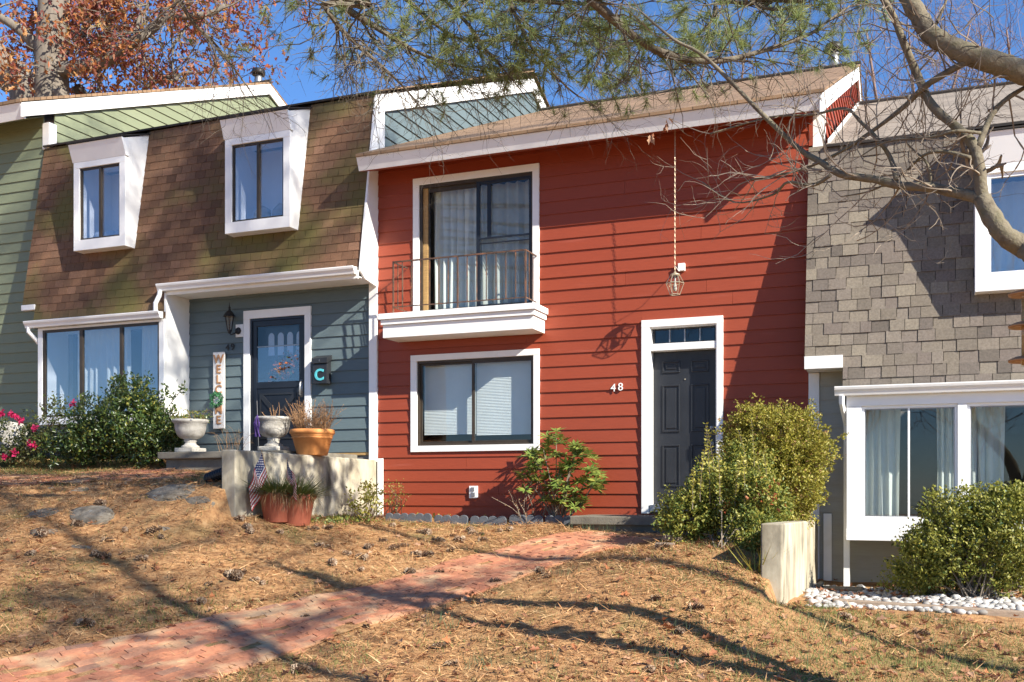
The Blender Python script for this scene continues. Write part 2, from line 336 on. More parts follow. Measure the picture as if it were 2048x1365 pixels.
for a in [(478, 1036, 12.2), (620, 1046, 13), (760, 1043, 15.0), (1000, 1046, 14.3), (1150, 1052, 13.4), (1300, 1068, 12.7), (1200, 1085, 11.9), (1390, 1092, 11.0), (1480, 1095, 10.4), (900, 1085, 12.6), (700, 1080, 12.2), (1515, 1125, 10)]: gp(*a, 0)
for a in [(1650, 1185, 12.2), (1800, 1178, 12.2), (2048, 1190, 11.5), (1700, 1200, 11.0), (1630, 1200, 10.2), (1900, 1195, 10.8)]: gp(*a, 1)
GP += [(7.6, -13.5, -1.35, 0), (-6, -14, -1.5, 0), (18, -14, -1.6, 0), (14, -6, -1.25, 0), (-14, -1, 1.3, -1), (-14, -7, .4, 0), (14, -1, -1.2, 1),
       (-30, -20, -1, 0), (40, -30, -4, 0), (7, -45, -5, 0), (-8, 16, .9, -1), (3, 16, .2, 0), (12, 16, -.8, 1), (-60, 60, 2, -1), (60, 60, -2, 1), (0, 120, 0, 0), (-150, -100, -6, 0), (150, -100, -8, 0)]
GA = np.array(GP, float)
def side_w(x, y, s=None):
    k = np.clip((y + 4.3) / 0.8, 0, 1)
    if s is None: s = np.where(x < -0.10, -1.0, np.where(x > 6.27, 1.0, 0.0))
    return s * k * 3.0
gxyz = np.stack([GA[:, 0], GA[:, 1], side_w(GA[:, 0], GA[:, 1], GA[:, 3])], 1)
def rk(a, b): return np.linalg.norm(a[:, None, :] - b[None], axis=2)
_A = rk(gxyz, gxyz); _n = len(gxyz); _M = np.zeros((_n + 1, _n + 1)); _M[:_n, :_n] = _A - 0.02 * np.eye(_n); _M[:_n, _n] = 1; _M[_n, :_n] = 1
_c = np.linalg.solve(_M, np.append(GA[:, 2], 0))
def hz(x, y):
    x = np.atleast_1d(np.asarray(x, float)).ravel(); y = np.atleast_1d(np.asarray(y, float)).ravel(); out = np.empty(len(x))
    for i in range(0, len(x), 20000):
        q = np.stack([x[i:i + 20000], y[i:i + 20000], side_w(x[i:i + 20000], y[i:i + 20000])], 1)
        out[i:i + 20000] = rk(q, gxyz) @ _c[:_n] + _c[_n]
    und = 0.018 * np.sin(x * 3.1 + np.sin(y * 2.3)) * np.cos(y * 2.7 + .6 * x) + 0.01 * np.sin(x * 7.3 + y * 4.1) * np.cos(y * 8.3 - x)
    return out + und * (np.abs(x) < 40)
def h1(x, y): return float(hz(x, y)[0])
def on_ground(px, py):
    v = ray(px, py); lo, hi = 5.0, 19.0
    ts = np.linspace(lo, hi, 400); P = np.array(CAM)[None] + np.array(v)[None] * ts[:, None]
    dz = P[:, 2] - hz(P[:, 0], P[:, 1]); k = np.where(dz < 0)[0]
    t = ts[k[0]] if len(k) else 12.0
    p = CAM + v * float(t); p.z = h1(p.x, p.y); return p

def ground_mat():
    m, n, l, b = newmat('ground_litter'); b.inputs['Roughness'].default_value = 0.95; b.inputs['Specular IOR Level'].default_value = 0.2
    geo = n.new('ShaderNodeNewGeometry')
    def noise(sc, det, rough=0.6):
        z = n.new('ShaderNodeTexNoise'); z.inputs['Scale'].default_value = sc; z.inputs['Detail'].default_value = det; z.inputs['Roughness'].default_value = rough
        l.new(geo.outputs['Position'], z.inputs['Vector']); return z
    a = noise(9, 10, 0.75); r = n.new('ShaderNodeValToRGB'); e = r.color_ramp.elements
    for i, (p, c) in enumerate([(0.34, (0.17, 0.085, 0.04)), (0.46, (0.34, 0.18, 0.08)), (0.55, (0.43, 0.245, 0.11)), (0.68, (0.52, 0.34, 0.17))]):
        if i > 1: e.new(p)
        e[i].position = p; e[i].color = c4(c)
    l.new(a.outputs['Fac'], r.inputs[0])
    g = noise(1.3, 6); mr = n.new('ShaderNodeMapRange'); mr.inputs[1].default_value = 0.54; mr.inputs[2].default_value = 0.68; mr.inputs[4].default_value = 0.7
    l.new(g.outputs['Fac'], mr.inputs[0])
    mx = n.new('ShaderNodeMix'); mx.data_type = 'RGBA'; l.new(mr.outputs[0], mx.inputs[0]); l.new(r.outputs[0], mx.inputs[6]); mx.inputs[7].default_value = (0.17, 0.155, 0.06, 1)
    l.new(mx.outputs[2], b.inputs['Base Color'])
    bz = noise(70, 6); bp = n.new('ShaderNodeBump'); bp.inputs['Strength'].default_value = 0.9; bp.inputs['Distance'].default_value = 0.02
    l.new(bz.outputs['Fac'], bp.inputs['Height']); l.new(bp.outputs[0], b.inputs['Normal']); MATS['ground_litter'] = m
ground_mat()
def axis(lo, hi, st, far):
    core = list(np.arange(lo, hi + 1e-6, st)); a = []; d = st * 2; x = lo
    while x > -far: x -= d; d *= 1.5; a.append(x)
    b = []; d = st * 2; x = hi
    while x < far: x += d; d *= 1.5; b.append(x)
    return np.array(a[::-1] + core + b)
gx = axis(-8.55, 12, .1, 400); gy = axis(-10, .35, .1, 400)
gX, gY = np.meshgrid(gx, gy); gZ = hz(gX.ravel(), gY.ravel())
nx, ny = len(gx), len(gy); idx = np.arange(nx * ny).reshape(ny, nx)
gf = np.stack([idx[:-1, :-1], idx[:-1, 1:], idx[1:, 1:], idx[1:, :-1]], -1).reshape(-1, 4)
me = bpy.data.meshes.new('ground'); me.from_pydata(np.stack([gX.ravel(), gY.ravel(), gZ], 1).tolist(), [], gf.tolist())
me.polygons.foreach_set('use_smooth', [True] * len(me.polygons)); me.materials.append(MATS['ground_litter']); me.update()
ground = link('ground', me, (0, 0, 0), kind='structure')

# ------------------------------------------------------------------ building helpers
def carve(x0, x1, z0, z1, holes):
    """rectangles of the wall left over around the holes"""
    zs = sorted({z0, z1} | {min(max(h[k], z0), z1) for h in holes for k in (2, 3)}); out = []
    for a, b in zip(zs, zs[1:]):
        if b - a < 1e-4: continue
        cur = x0
        for h in sorted([h for h in holes if h[2] < b - 1e-5 and h[3] > a + 1e-5]):
            if h[0] > cur: out.append((cur, h[0], a, b))
            cur = max(cur, h[1])
        if cur < x1: out.append((cur, x1, a, b))
    return out
def wall_core(parent, x0, x1, z0, z1, y, holes, material='interior', th=0.12):
    m = MB()
    for a, b, c, d in carve(x0, x1, z0, z1, holes): m.box(a, b, y + 0.004, y + th, c, d)
    return obj('wall', m, material, parent)
def siding(parent, x0, x1, z0, z1, y, material, holes=(), exp=0.178, joints=0.35):
    z = z0; r = random.Random(int(x0 * 100) + 5)
    while z < z1 - 0.01:
        zt = min(z + exp, z1); zc = (z + zt) / 2; cur = x0; segs = []
        for h in sorted([h for h in holes if h[2] < zt - 0.02 and h[3] > z + 0.02]):
            if h[0] > cur: segs.append((cur, h[0], h))
            cur = max(cur, h[1])
        if cur < x1: segs.append((cur, x1, None))
        for a, b, _ in segs:
            cuts = [a]
            if b - a > 1.6 and r.random() < joints: cuts.append(a + (b - a) * r.uniform(.25, .75))
            cuts.append(b)
            for p, q in zip(cuts, cuts[1:]):
                g = 0.0015 if len(cuts) > 2 else 0
                top = zt + (0.012 if zt < z1 else 0); zb = z
                for h in holes:                                   # notch courses that meet a sill or head part-way
                    if h[0] < (p + q) / 2 < h[1]:
                        if z < h[3] < zt: zb = max(zb, h[3])
                        if z < h[2] < zt: top = min(top, h[2])
                pr = 0.026 + r.uniform(-.0015, .0015)
                obj('siding_board', MB().prism([(p + g, y, zb), (p + g, y - pr, zb), (p + g, y - 0.008, top), (p + g, y, top)], (q - p - 2 * g, 0, 0)), material, parent)
        # pieces under/over an opening cut inside one course
        for h in holes:
            for (za, zb_) in ((z, h[2]), (h[3], zt)):
                if z < za + 1e-6 and zb_ <= zt + 1e-6 and 0.012 < zb_ - za < exp - 0.012 and h[2] < zt - 0.02 and h[3] > z + 0.02:
                    obj('siding_board', MB().prism([(h[0], y, za), (h[0], y - 0.024, za), (h[0], y - 0.009, zb_), (h[0], y, zb_)], (h[1] - h[0], 0, 0)), material, parent)
        z = zt
def gable_lapped(parent, x, y0, yr, y1, zr, z0, sl, material, exp=0.178):
    z = z0
    while z < zr - 0.05:
        zt = min(z + exp, zr - 0.02)
        ab, at_ = max(y0, yr - (zr - z) / sl), max(y0, yr - (zr - zt) / sl); bb, bt = min(y1, yr + (zr - z) / sl), min(y1, yr + (zr - zt) / sl)
        m = MB(); o = 0.028
        m.v = [(x, ab, z), (x, bb, z), (x, bt, zt), (x, at_, zt), (x + o, ab, z), (x + o, bb, z), (x + .006, bt, zt), (x + .006, at_, zt)]
        m.f = [(0, 3, 2, 1), (4, 5, 6, 7), (0, 1, 5, 4), (1, 2, 6, 5), (2, 3, 7, 6), (3, 0, 4, 7)]; m.m = [0] * 6
        obj('gable_board', m, material, parent); z = zt
def rake(parent, x, ya, za, yb, zb, depth=0.27, th=0.035):
    return obj('rake_board', MB().prism([(x, ya, za - depth), (x, yb, zb - depth), (x, yb, zb), (x, ya, za)], (th, 0, 0)), 'white_paint', parent, bevel=0.004)
def roof(parent, x0, x1, y0, z0, yr, zr, y1, z1, material, th=0.05, edge=None):
    m = MB(); m.prism([(x0, y0, z0), (x0, yr, zr), (x0, y1, z1), (x0, y1, z1 - th), (x0, yr, zr - th), (x0, y0, z0 - th)], (x1 - x0, 0, 0))
    r = obj('roof', m, material, parent)
    e = MB().tube([(x0 - .01, yr, zr + .01), (x1 + .01, yr, zr + .01)], 0.05, 6); obj('ridge_cap', e, 'roof_edge', r)
    e = MB().box(x0 + .005, x1 - .005, y0 - .012, y0 + .02, z0 - th - .008, z0 - .004); obj('drip_edge', e, edge or material, r)
    return r
def shingles(parent, x0, x1, z0, z1, prof, exp, widths, name, holes=(), maxobj=300, seed=3, reg=True):
    """prof: (yb, zb, yt, zt) line of the steep roof face"""
    yb, zb, yt, zt = prof; dy, dz = yt - yb, zt - zb; ln = math.hypot(dy, dz); uy, uz = dy / ln, dz / ln
    th = math.atan2(uz, uy); r = random.Random(seed); items = []; row = 0; s = (z0 - zb) / uz; smax = (z1 - zb) / uz
    while s < smax - 0.02:
        x = x0; first = True
        while x < x1 - 1e-4:
            w = widths[0] if reg else r.uniform(*widths)
            if first: w = w * (0.5 + 0.5 * (row % 2)) if reg else w * r.uniform(.3, 1); first = False
            xe = min(x + w, x1)
            if x1 - xe < 0.05: xe = x1
            xm, zm = (x + xe) / 2, zb + (s + exp / 2) * uz
            sg = [(x, xe)]
            for h in holes:
                if h[2] < zm < h[3]: sg = [q for a_, b_ in sg for q in ((a_, min(b_, h[0])), (max(a_, h[1]), b_)) if q[1] - q[0] > .012]
            for a_, b_ in sg:
                if b_ - a_ > 0.02: items.append(((a_ + b_) / 2, yb + s * uy, zb + s * uz, b_ - a_ - 0.006, min(exp * 1.22, smax - s + .03), 0 if reg else r.choice((0, 0.007)), r.uniform(-.004, .004)))
            x = xe
        s += exp; row += 1
    items.sort(key=lambda t: (Vector(t[:3]) - CAM).length)
    unit = MB(); unit.v = [(-.5, 0, .001), (.5, 0, .001), (.5, 1, .001), (-.5, 1, .001), (-.5, 0, .013), (.5, 0, .013), (.5, 1, .004), (-.5, 1, .004)]
    unit.f = [(0, 3, 2, 1), (4, 5, 6, 7), (0, 1, 5, 4), (1, 2, 6, 5), (2, 3, 7, 6), (3, 0, 4, 7)]; unit.m = [0] * 6
    ume, _ = unit.mesh('shingle', center=False); ume.materials.append(MATS[name]); mass = MB()
    vis = [t for t in items if -100 < (CX + FPX * ((CA * (t[0] - CAM.x) + SA * (t[1] - CAM.y)) / (-SA * (t[0] - CAM.x) + CA * (t[1] - CAM.y)))) < 2150]
    near = set(id(t) for t in vis[:maxobj])
    rot = (th, 0, 0); Q = Matrix.Rotation(th, 3, 'X')
    for t in items:
        xm, y, z, w, h, lift, tw = t
        if id(t) in near:
            o = link('shingle', ume, (xm, y - lift * uz, z + lift * uy), parent, rot=(th, 0, 0), scale=(w, h, 1))
            o.rotation_euler = (th, tw * .6, 0)
        else:
            b = len(mass.v)
            for q in unit.v: mass.v.append(tuple(Q @ Vector((q[0] * w, q[1] * h, q[2] + lift)) + Vector((xm, y, z))))
            mass.f += [tuple(b + k for k in f) for f in unit.f]; mass.m += [0] * 6
    if mass.f: obj('shingle_courses', mass, name + '_mass', parent, kind='stuff')
def frame_box(m, x0, x1, z0, z1, y0, y1, wl, wr, wb, wt, mi=0):
    """rectangular ring; jambs run between head and sill"""
    if wt: m.box(x0, x1, y0, y1, z1 - wt, z1, mi)
    if wb: m.box(x0, x1, y0, y1, z0, z0 + wb, mi)
    m.box(x0, x0 + wl, y0 + .001, y1 - .001, z0 + wb, z1 - wt, mi); m.box(x1 - wr, x1, y0 + .001, y1 - .001, z0 + wb, z1 - wt, mi)
    return m
def pane(parent, x0, x1, z0, z1, y, material='glass'):
    return obj('pane', MB().box(x0, x1, y, y + .006, z0, z1), material, parent)
def curtain(parent, x0, x1, z0, z1, y, material='curtain', waves=8, amp=0.035, name='curtain', seed=1):
    r = random.Random(seed); n = max(24, int((x1 - x0) * 60)); m = MB(); ph = [r.uniform(0, 6) for _ in range(3)]
    zs = [z0, (z0 + z1) / 2, z1]
    for z in zs:
        for i in range(n + 1):
            u = i / n; k = 1.15 - .35 * (z - z0) / (z1 - z0)
            w = math.sin(u * waves * 6.283 + ph[0] + .8 * math.sin(u * 7 + ph[1])) + .35 * math.sin(u * waves * 14.1 + ph[2])
            m.v.append((x0 + (x1 - x0) * u + .012 * math.sin(z * 2 + u * 30), y + amp * k * w, z))
    for j in range(2):
        for i in range(n):
            a = j * (n + 1) + i; m.f.append((a, a + 1, a + n + 2, a + n + 1)); m.m.append(0)
    return obj(name, m, material, parent, smooth=True)
def gutter(parent, x0, x1, y, z, h=0.11, d=0.12, name='gutter'):
    """ogee-fronted gutter, front face towards -y; top at z"""
    p = [(y + d, z), (y + d, z - h), (y + .045, z - h), (y + .03, z - h * .62), (y + .008, z - h * .35), (y, z - h * .12), (y, z), (y + .012, z), (y + .012, z - .012)]
    return obj(name, MB().prism([(x0, a, b) for a, b in p], (x1 - x0, 0, 0)), 'white_paint', parent, bevel=0.002)
def dormer(parent, x0, x1, z0, zh, zt, yf, prof, flare, vinyl=False, seed=1, ztb=6.2):
    yb, zb, yt, zt_ = prof
    ym = lambda z: yb + (z - zb) / (zt_ - zb) * (yt - yb)
    wm = 'vinyl' if vinyl else 'white_paint'
    d = obj('dormer_window', frame_box(MB(), x0, x1, z0, zh, yf - .02, yf + .03, .12, .12, .17, .10), wm, parent, bevel=.004)
    for x, s in ((x0, 1), (x1 - .03, 1)):                                    # cheeks between the window and the steep roof
        obj('cheek', MB().prism([(x + .002, yf + .028, z0), (x + .002, ym(z0) + .03, z0), (x + .002, ym(ztb) + .03, ztb), (x + .002, yf - flare + .01, zt), (x + .002, yf + .028, zh)], (.026, 0, 0)), wm, d)
    obj('hood', MB().prism([(x0 - .02, yf - .022, zh + .001), (x0 - .02, yf + .05, zh + .001), (x0 - .02, yf + .05, zt + .02), (x0 - .02, yf - flare, zt + .02)], (x1 - x0 + .04, 0, 0)), wm, d, bevel=.004)
    obj('dormer_roof', MB().prism([(x0 - .03, yf - flare - .02, zt + .022), (x0 - .03, ym(ztb) + .05, ztb + .005), (x0 - .03, ym(ztb) + .05, ztb + .025), (x0 - .03, yf - flare - .02, zt + .042)], (x1 - x0 + .06, 0, 0)), 'roof_edge', d)
    obj('apron', MB().box(x0 + .004, x1 - .004, yf + .031, ym(z0) + .1, z0 + .004, z0 + .03), wm, d)
    a, b, c, e = x0 + .12, x1 - .12, z0 + .17, zh - .10
    sm = 'vinyl' if vinyl else 'bronze'
    fw = .05 if vinyl else .028
    s = MB(); frame_box(s, a, b, c, e, yf + .005, yf + .05, fw, fw, fw, fw)
    if not vinyl: s.box((a + b) / 2 - .02, (a + b) / 2 + .02, yf + .0, yf + .045, c + fw, e - fw)
    obj('sash', s, sm, d)
    if vinyl: pane(d, a + fw, b - fw, c + fw, e - fw, yf + .025, 'glass_sky')
    else:
        mid = (a + b) / 2
        pane(d, a + fw, mid - .02, c + fw, e - fw, yf + .025, 'glass_sky'); pane(d, mid + .02, b - fw, c + fw, e - fw, yf + .033, 'glass_sky')
    # reveal of the room behind: pale side walls and back wall
    rm = MB(); y1 = yf + (.75 if not vinyl else 1.9)
    rm.quad((a - .03, yf + .06, c - .1), (a - .03, y1, c - .1), (a - .03, y1, e + .1), (a - .03, yf + .06, e + .1)); rm.quad((b + .03, y1, c - .1), (b + .03, yf + .06, c - .1), (b + .03, yf + .06, e + .1), (b + .03, y1, e + .1))
    rm.quad((a - .03, y1, c - .1), (b + .03, y1, c - .1), (b + .03, y1, e + .1), (a - .03, y1, e + .1)); rm.quad((a - .03, yf + .06, c - .1), (b + .03, yf + .06, c - .1), (b + .03, y1, c - .1), (a - .03, y1, c - .1)); rm.quad((a - .03, y1, e + .1), (b + .03, y1, e + .1), (b + .03, yf + .06, e + .1), (a - .03, yf + .06, e + .1))
    obj('room', rm, 'interior_light' if not vinyl else 'interior', d)
    return d, (a, b, c, e)
def shell(parent, x0, x1, z0, y1, zr, yr, zf, zb):
    """side and back walls and a partition, so the house is closed and dim inside"""
    m = MB()
    for x in (x0, x1 - .1): m.prism([(x, .13, z0), (x, y1, z0), (x, y1, zb - .2), (x, yr, zr - .2), (x, .13, zf)], (.1, 0, 0))
    m.box(x0 + .1, x1 - .1, y1 - .1, y1, z0, zb - .25); m.box(x0 + .1, x1 - .1, 3.4, 3.5, z0, zf)
    return obj('party_wall', m, 'interior', parent)

# ================================================================== red house (number 48)
H48 = thing('townhouse', 'dark red clapboard townhouse number 48 with black door and small iron balcony', 'house', (3.1, 0, 0), 'row of townhouses')
hp = (0.60, 2.59, 2.90, 4.92); hw = (0.56, 2.594, 0.877, 2.309); hd = (4.068, 5.167, 0.0, 2.61)
holes48 = [hp, hw, hd]
wall_core(H48, 0.0, 6.25, -0.5, 5.12, 0, [(hp[0] + .09, hp[1] - .09, hp[2] + .02, hp[3] - .09), (hw[0] + .09, hw[1] - .09, hw[2] + .09, hw[3] - .09), (hd[0] + .1, hd[1] - .08, .1, hd[3] - .08)])
siding(H48, 0.003, 6.25, -.09, 5.13, 0, 'red_paint', holes48)
box('foundation', 0.0, 6.25, -0.004, 0.0035, -.6, -.093, 'foundation', H48, 0)
shell(H48, 0.0, 6.25, -.5, 13.9, 8.39, 7.0, 5.1, 5.3)
SL = 0.41
SL = 0.425
roof(H48, 0.0, 6.50, -.67, 5.17, 7.0, 5.17 + SL * 7.67, 14.6, 5.17, 'roof_brown', .035)
obj('fascia', MB().prism([(.002, -.585, 4.945), (.002, -.66, 5.125), (.002, -.622, 5.14), (.002, -.547, 4.96)], (6.437, 0, 0)), 'white_paint', H48, bevel=.004)
obj('soffit', MB().prism([(0.01, -.55, 4.95), (0.01, -.004, 5.12), (0.01, -.004, 5.135), (0.01, -.55, 4.965)], (6.28, 0, 0)), 'red_paint', H48)
ZR48 = 5.13 + SL * 7.645
rake(H48, 6.44, -.645, 5.13, 7.0, ZR48, .24); rake(H48, 6.44, 7.0, ZR48, 14.5, 5.13, .24)
gable_lapped(H48, 6.405, .10, 7.0, 13.5, ZR48 - .18, 4.45, SL, 'red_paint')
box('corner_board', 6.30, 6.45, -.03, .10, 4.60, 5.15, 'white_paint', H48)
box('corner_board', 6.25, 6.31, -.03, -.001, 4.70, 5.1, 'red_paint', H48)
# flue
vb, vt = at(1668, 135, 7.05), at(1668, 90, 7.05)
fl = obj('flue_pipe', MB().lathe([(0, -.1), (.095, -.1), (.095, vt.z - vb.z - .12), (0, vt.z - vb.z - .12)], (vb.x, 7.05, vb.z), 14), 'metal_grey', H48, True)
obj('flue_cap', MB().lathe([(.0, -.13), (.16, -.13), (.175, -.09), (.175, -.05), (.16, -.03), (.16, .0), (.10, .03), (.0, .04)], (vb.x, 7.05, vt.z), 16), 'metal_dark', fl, True)
# sliding patio door with curtains
w = obj('patio_window', frame_box(MB(), hp[0], hp[1], hp[2] - .02, hp[3], -.045, .006, .10, .10, .02, .10), 'white_paint', H48, bevel=.004)
a, b, c, e = hp[0] + .10, hp[1] - .10, hp[2], hp[3] - .10; mid = (a + b) / 2 + .02
obj('frame', frame_box(MB(), a, b, c, e, -.02, .10, .045, .03, .03, .05), 'bronze', w)
obj('jamb_liner', MB().box(a + .046, a + .12, .012, .09, c + .03, e - .05), 'tan_wood', w)
obj('sash', frame_box(MB(), a + .12, mid + .03, c + .03, e - .05, .03, .06, .02, .05, .05, .06), 'bronze', w)
obj('sash', frame_box(MB(), mid - .0, b - .03, c + .03, e - .05, -.012, .022, .05, .03, .06, .04), 'navy_paint', w)
pane(w, a + .14, mid - .02, c + .08, e - .11, .045); pane(w, mid + .05, b - .06, c + .09, e - .09, .004, 'glass_dim')
obj('screen_rail', MB().box(mid + .05, b - .06, -.016, -.002, 3.93, 3.955).box(mid + .05, b - .06, -.016, -.002, 3.86, 3.875).box(mid + .17, mid + .23, -.015, -.003, 3.96, e - .1), 'navy_paint', w)
curtain(w, a + .10, mid - .02, c + .02, e - .05, .20, waves=6, amp=.05, seed=3); curtain(w, mid - .02, b, c + .02, e - .05, .21, waves=5, amp=.05, seed=9)
# lower window with blinds
w = obj('window', frame_box(MB(), *hw, -.045, .006, .10, .09, .09, .09), 'white_paint', H48, bevel=.004)
a, b, c, e = hw[0] + .10, hw[1] - .09, hw[2] + .09, hw[3] - .09; mid = (a + b) / 2 - .03
obj('frame', frame_box(MB(), a, b, c, e, -.01, .09, .03, .03, .035, .035), 'bronze', w)
obj('sash', frame_box(MB(), a + .03, mid + .02, c + .035, e - .035, .03, .055, .03, .035, .03, .03), 'bronze', w)
obj('sash', frame_box(MB(), mid - .015, b - .03, c + .035, e - .035, .0, .025, .035, .02, .03, .03), 'bronze', w)
pane(w, a + .06, mid - .015, c + .065, e - .065, .042); pane(w, mid + .02, b - .05, c + .065, e - .065, .012)
for (p, q, zb_) in ((a + .05, mid, 1.135), (mid + .01, b - .03, 1.115)):
    m = MB(); z = zb_
    while z < e - .03: m.quad((p, .118, z), (q, .118, z), (q, .130, z + .026), (p, .130, z + .026)); z += .022
    obj('blind', m, 'blind', w)
# front door
dr = obj('door_surround', frame_box(MB(), hd[0], hd[1], .0, hd[3], -.05, .006, .115, .085, .0, .10), 'white_paint', H48, bevel=.004)
obj('jamb', frame_box(MB(), hd[0] + .115, hd[1] - .085, .02, hd[3] - .10, -.03, .18, .012, .012, .0, .012), 'white_paint', dr)
obj('transom_bar', MB().box(hd[0] + .127, hd[1] - .097, -.035, .15, 2.190, 2.285), 'white_paint', dr, bevel=.004)
tw = obj('transom', frame_box(MB(), 4.197, 5.068, 2.287, 2.497, .06, .10, .03, .02, .02, .02), 'black_paint', dr)
x4 = [4.227, 4.435, 4.640, 4.845, 5.046]
for p, q in zip(x4, x4[1:]): pane(dr, p + .008, q - .008, 2.31, 2.475, .07, 'glass_dim')
for q in x4[1:4]: obj('muntin', MB().box(q - .008, q + .008, .05, .09, 2.308, 2.477), 'metal_grey', dr)
box('threshold', 4.19, 5.075, -.06, .2, .02, .12, 'metal_grey', dr)
door = obj('door', MB().box(4.198, 5.068, .11, .155, .122, 2.186), 'black_paint', H48)
PX = [(4.325, 4.565), (4.715, 4.955)]; PZ = [(1.90, 2.06), (1.10, 1.74), (.36, .93)]
for (pa, pb) in PX:
    for (pc, pd) in PZ:
        m = MB(); frame_box(m, pa, pb, pc, pd, .094, .1095, .022, .022, .022, .022); m.box(pa + .05, pb - .05, .098, .1095, pc + .05, pd - .05)
        obj('panel', m, 'black_paint', door, bevel=.006)
for z, r_ in ((1.145, .028), (.93, .03)):
    p = (5.0, .10, z)
    obj('deadbolt' if z > 1 else 'door_knob', MB().tube([(p[0], .112, z), (p[0], .07, z)], r_, 14).tube([(p[0], .07, z), (p[0], .045, z)], r_ * .75, 14), 'metal_grey', door, True)
box('peephole', 4.625, 4.64, .10, .112, 1.80, 1.815, 'brass', door, 0)
# concrete stoop
stoop = tag(obj('stoop', MB().box(3.36, 5.45, -.98, -.03, -.13, -.02), 'concrete_dark', None, bevel=.012), 'low grey concrete doorstep slab in front of the black door of number 48', 'step')
obj('riser', MB().box(3.44, 5.40, -.92, -.03, -.62, -.131), 'concrete_dark', stoop)
# house number, outlet, junction box
text_mesh('digit', '4', .15, .006, 'white_paint', (3.672, -.036, 1.665), H48); text_mesh('digit', '8', .15, .006, 'white_paint', (3.775, -.036, 1.675), H48)
o = box('outlet_cover', 1.515, 1.645, -.05, -.02, .20, .375, 'white_paint', H48)
obj('socket', MB().box(1.55, 1.61, -.062, -.051, .225, .28).box(1.55, 1.60, -.062, -.051, .30, .355), 'metal_grey', o)
box('junction_box', 4.575, 4.665, -.075, -.02, 3.235, 3.335, 'white_paint', H48)
# balcony
bal = obj('balcony_base', MB().box(.345, 2.674, -.49, -.028, 2.516, 2.700).box(.325, 2.700, -.52, -.028, 2.702, 2.775).box(.30, 2.725, -.55, -.028, 2.777, 2.860), 'white_paint', H48, bevel=.004)
rl = obj('balcony_railing', MB().tube([(.50, -.03, 3.61), (.50, -.46, 3.61)], .012, 4).tube([(.49, -.46, 3.61), (2.56, -.46, 3.61)], .014, 4).tube([(2.55, -.46, 3.61), (2.55, -.03, 3.61)], .012, 4)
         .tube([(.50, -.03, 2.96), (.50, -.46, 2.96)], .009, 4).tube([(.50, -.46, 2.96), (2.55, -.46, 2.96)], .010, 4).tube([(2.55, -.46, 2.96), (2.55, -.03, 2.96)], .009, 4), 'iron', H48)
bx = np.linspace(.50, 2.55, 15)
for i, x in enumerate(bx):
    big = i in (0, 7, 14); obj('baluster', MB().tube([(x, -.46, 2.861 if big else 2.955), (x, -.46, 3.60)], .014 if big else .008, 4), 'iron', rl)
for x in (.50, 2.55):
    for y in (-.32, -.17): obj('baluster', MB().tube([(x, y, 2.955), (x, y, 3.60)], .008, 4), 'iron', rl)

# hanging lantern on its chain
lx, ly = 4.611, -.40
lan = thing('hanging_lantern', 'faceted glass lantern hanging on a long chain from the red eave', 'lantern', (lx, ly, 2.83))
m = MB(); z = 3.19; k = 0
while z < 5.06:
    a_ = (0.008, 0) if k % 2 else (0, 0.008)
    pts = [(lx + a_[0] * math.cos(t) * 1.0 if a_[0] else lx, ly + (a_[1] * math.cos(t) if a_[1] else 0), z + .022 * math.sin(t)) for t in np.linspace(0, 2 * math.pi, 9)]
    m.tube(pts, .0022, 4, False); z += .036; k += 1
obj('chain', m, 'brass', lan, kind='stuff')
m = MB().lathe([(0, .32), (.012, .32), (.02, .30), (.062, .285), (.066, .275), (.05, .265)], (lx, ly, 2.84), 12); obj('cap', m, 'brass', lan, True)
A6 = [i * math.pi / 3 + .25 for i in range(6)]
prof6 = [(.062, .265), (.115, .165), (.062, .02)]
ring = lambda r_, z_: [Vector((lx + r_ * math.cos(t), ly + r_ * math.sin(t), 2.84 + z_)) for t in A6]
rings = [ring(*p) for p in prof6]
m = MB()
for i in range(6):
    m.tube([rings[0][i], rings[1][i], rings[2][i]], .005, 4)
    for rg in rings: m.tube([rg[i], rg[(i + 1) % 6]], .005, 4)
obj('cage', m, 'brass', lan)
for i in range(6):
    j = (i + 1) % 6
    for q in (0, 1): obj('pane', MB().quad(rings[q][i], rings[q + 1][i], rings[q + 1][j], rings[q][j]), 'glass', lan)
obj('bulb', MB().lathe([(0, .06), (.02, .065), (.028, .10), (.02, .14), (.012, .17), (.012, .26)], (lx, ly, 2.84), 10), 'cast_stone', lan, True)
obj('cord', MB().tube([(lx, ly, 3.23), (lx + .02, ly + .15, 3.19), (4.60, -.08, 3.27)], .004, 4), 'white_paint', lan)

# ================================================================== slate house (number 49)
H49 = thing('townhouse', 'slate blue townhouse number 49 with brown shingled mansard and two white dormers', 'house', (-3.2, 0, .8), 'row of townhouses')
P49 = (-.50, 3.50, -.03, 6.27)
X49 = -6.60
hd49 = (-2.42, -1.17, .90, 3.16)
wall_core(H49, X49, -.003, -.1, 6.2, 0, [(hd49[0] + .11, hd49[1] - .10, .9, hd49[3] - .11), (-6.0, -3.65, 1.6, 3.0), (-5.3, -4.4, 4.3, 5.7), (-2.3, -1.25, 4.3, 5.7)])
siding(H49, -3.50, -.14, .89, 3.50, 0, 'slate_paint', [hd49])
shell(H49, X49, -.05, 0, 12.9, 8.9, 6.5, 6.2, 6.3)
box('corner_board', -.14, -.004, -.05, -.001, .74, 3.50, 'white_paint', H49)
box('skirt_board', -3.5, -.145, -.018, -.002, .845, .885, 'tan_wood', H49, 0)
box('corner_board', .0, .10, -.045, -.029, -.45, .79, 'white_paint', H48)
roof(H49, X49, .05, -.07, 6.31, 6.5, 6.31 + SL * 6.57, 13.2, 6.31, 'roof_brown', .025, 'roof_edge')
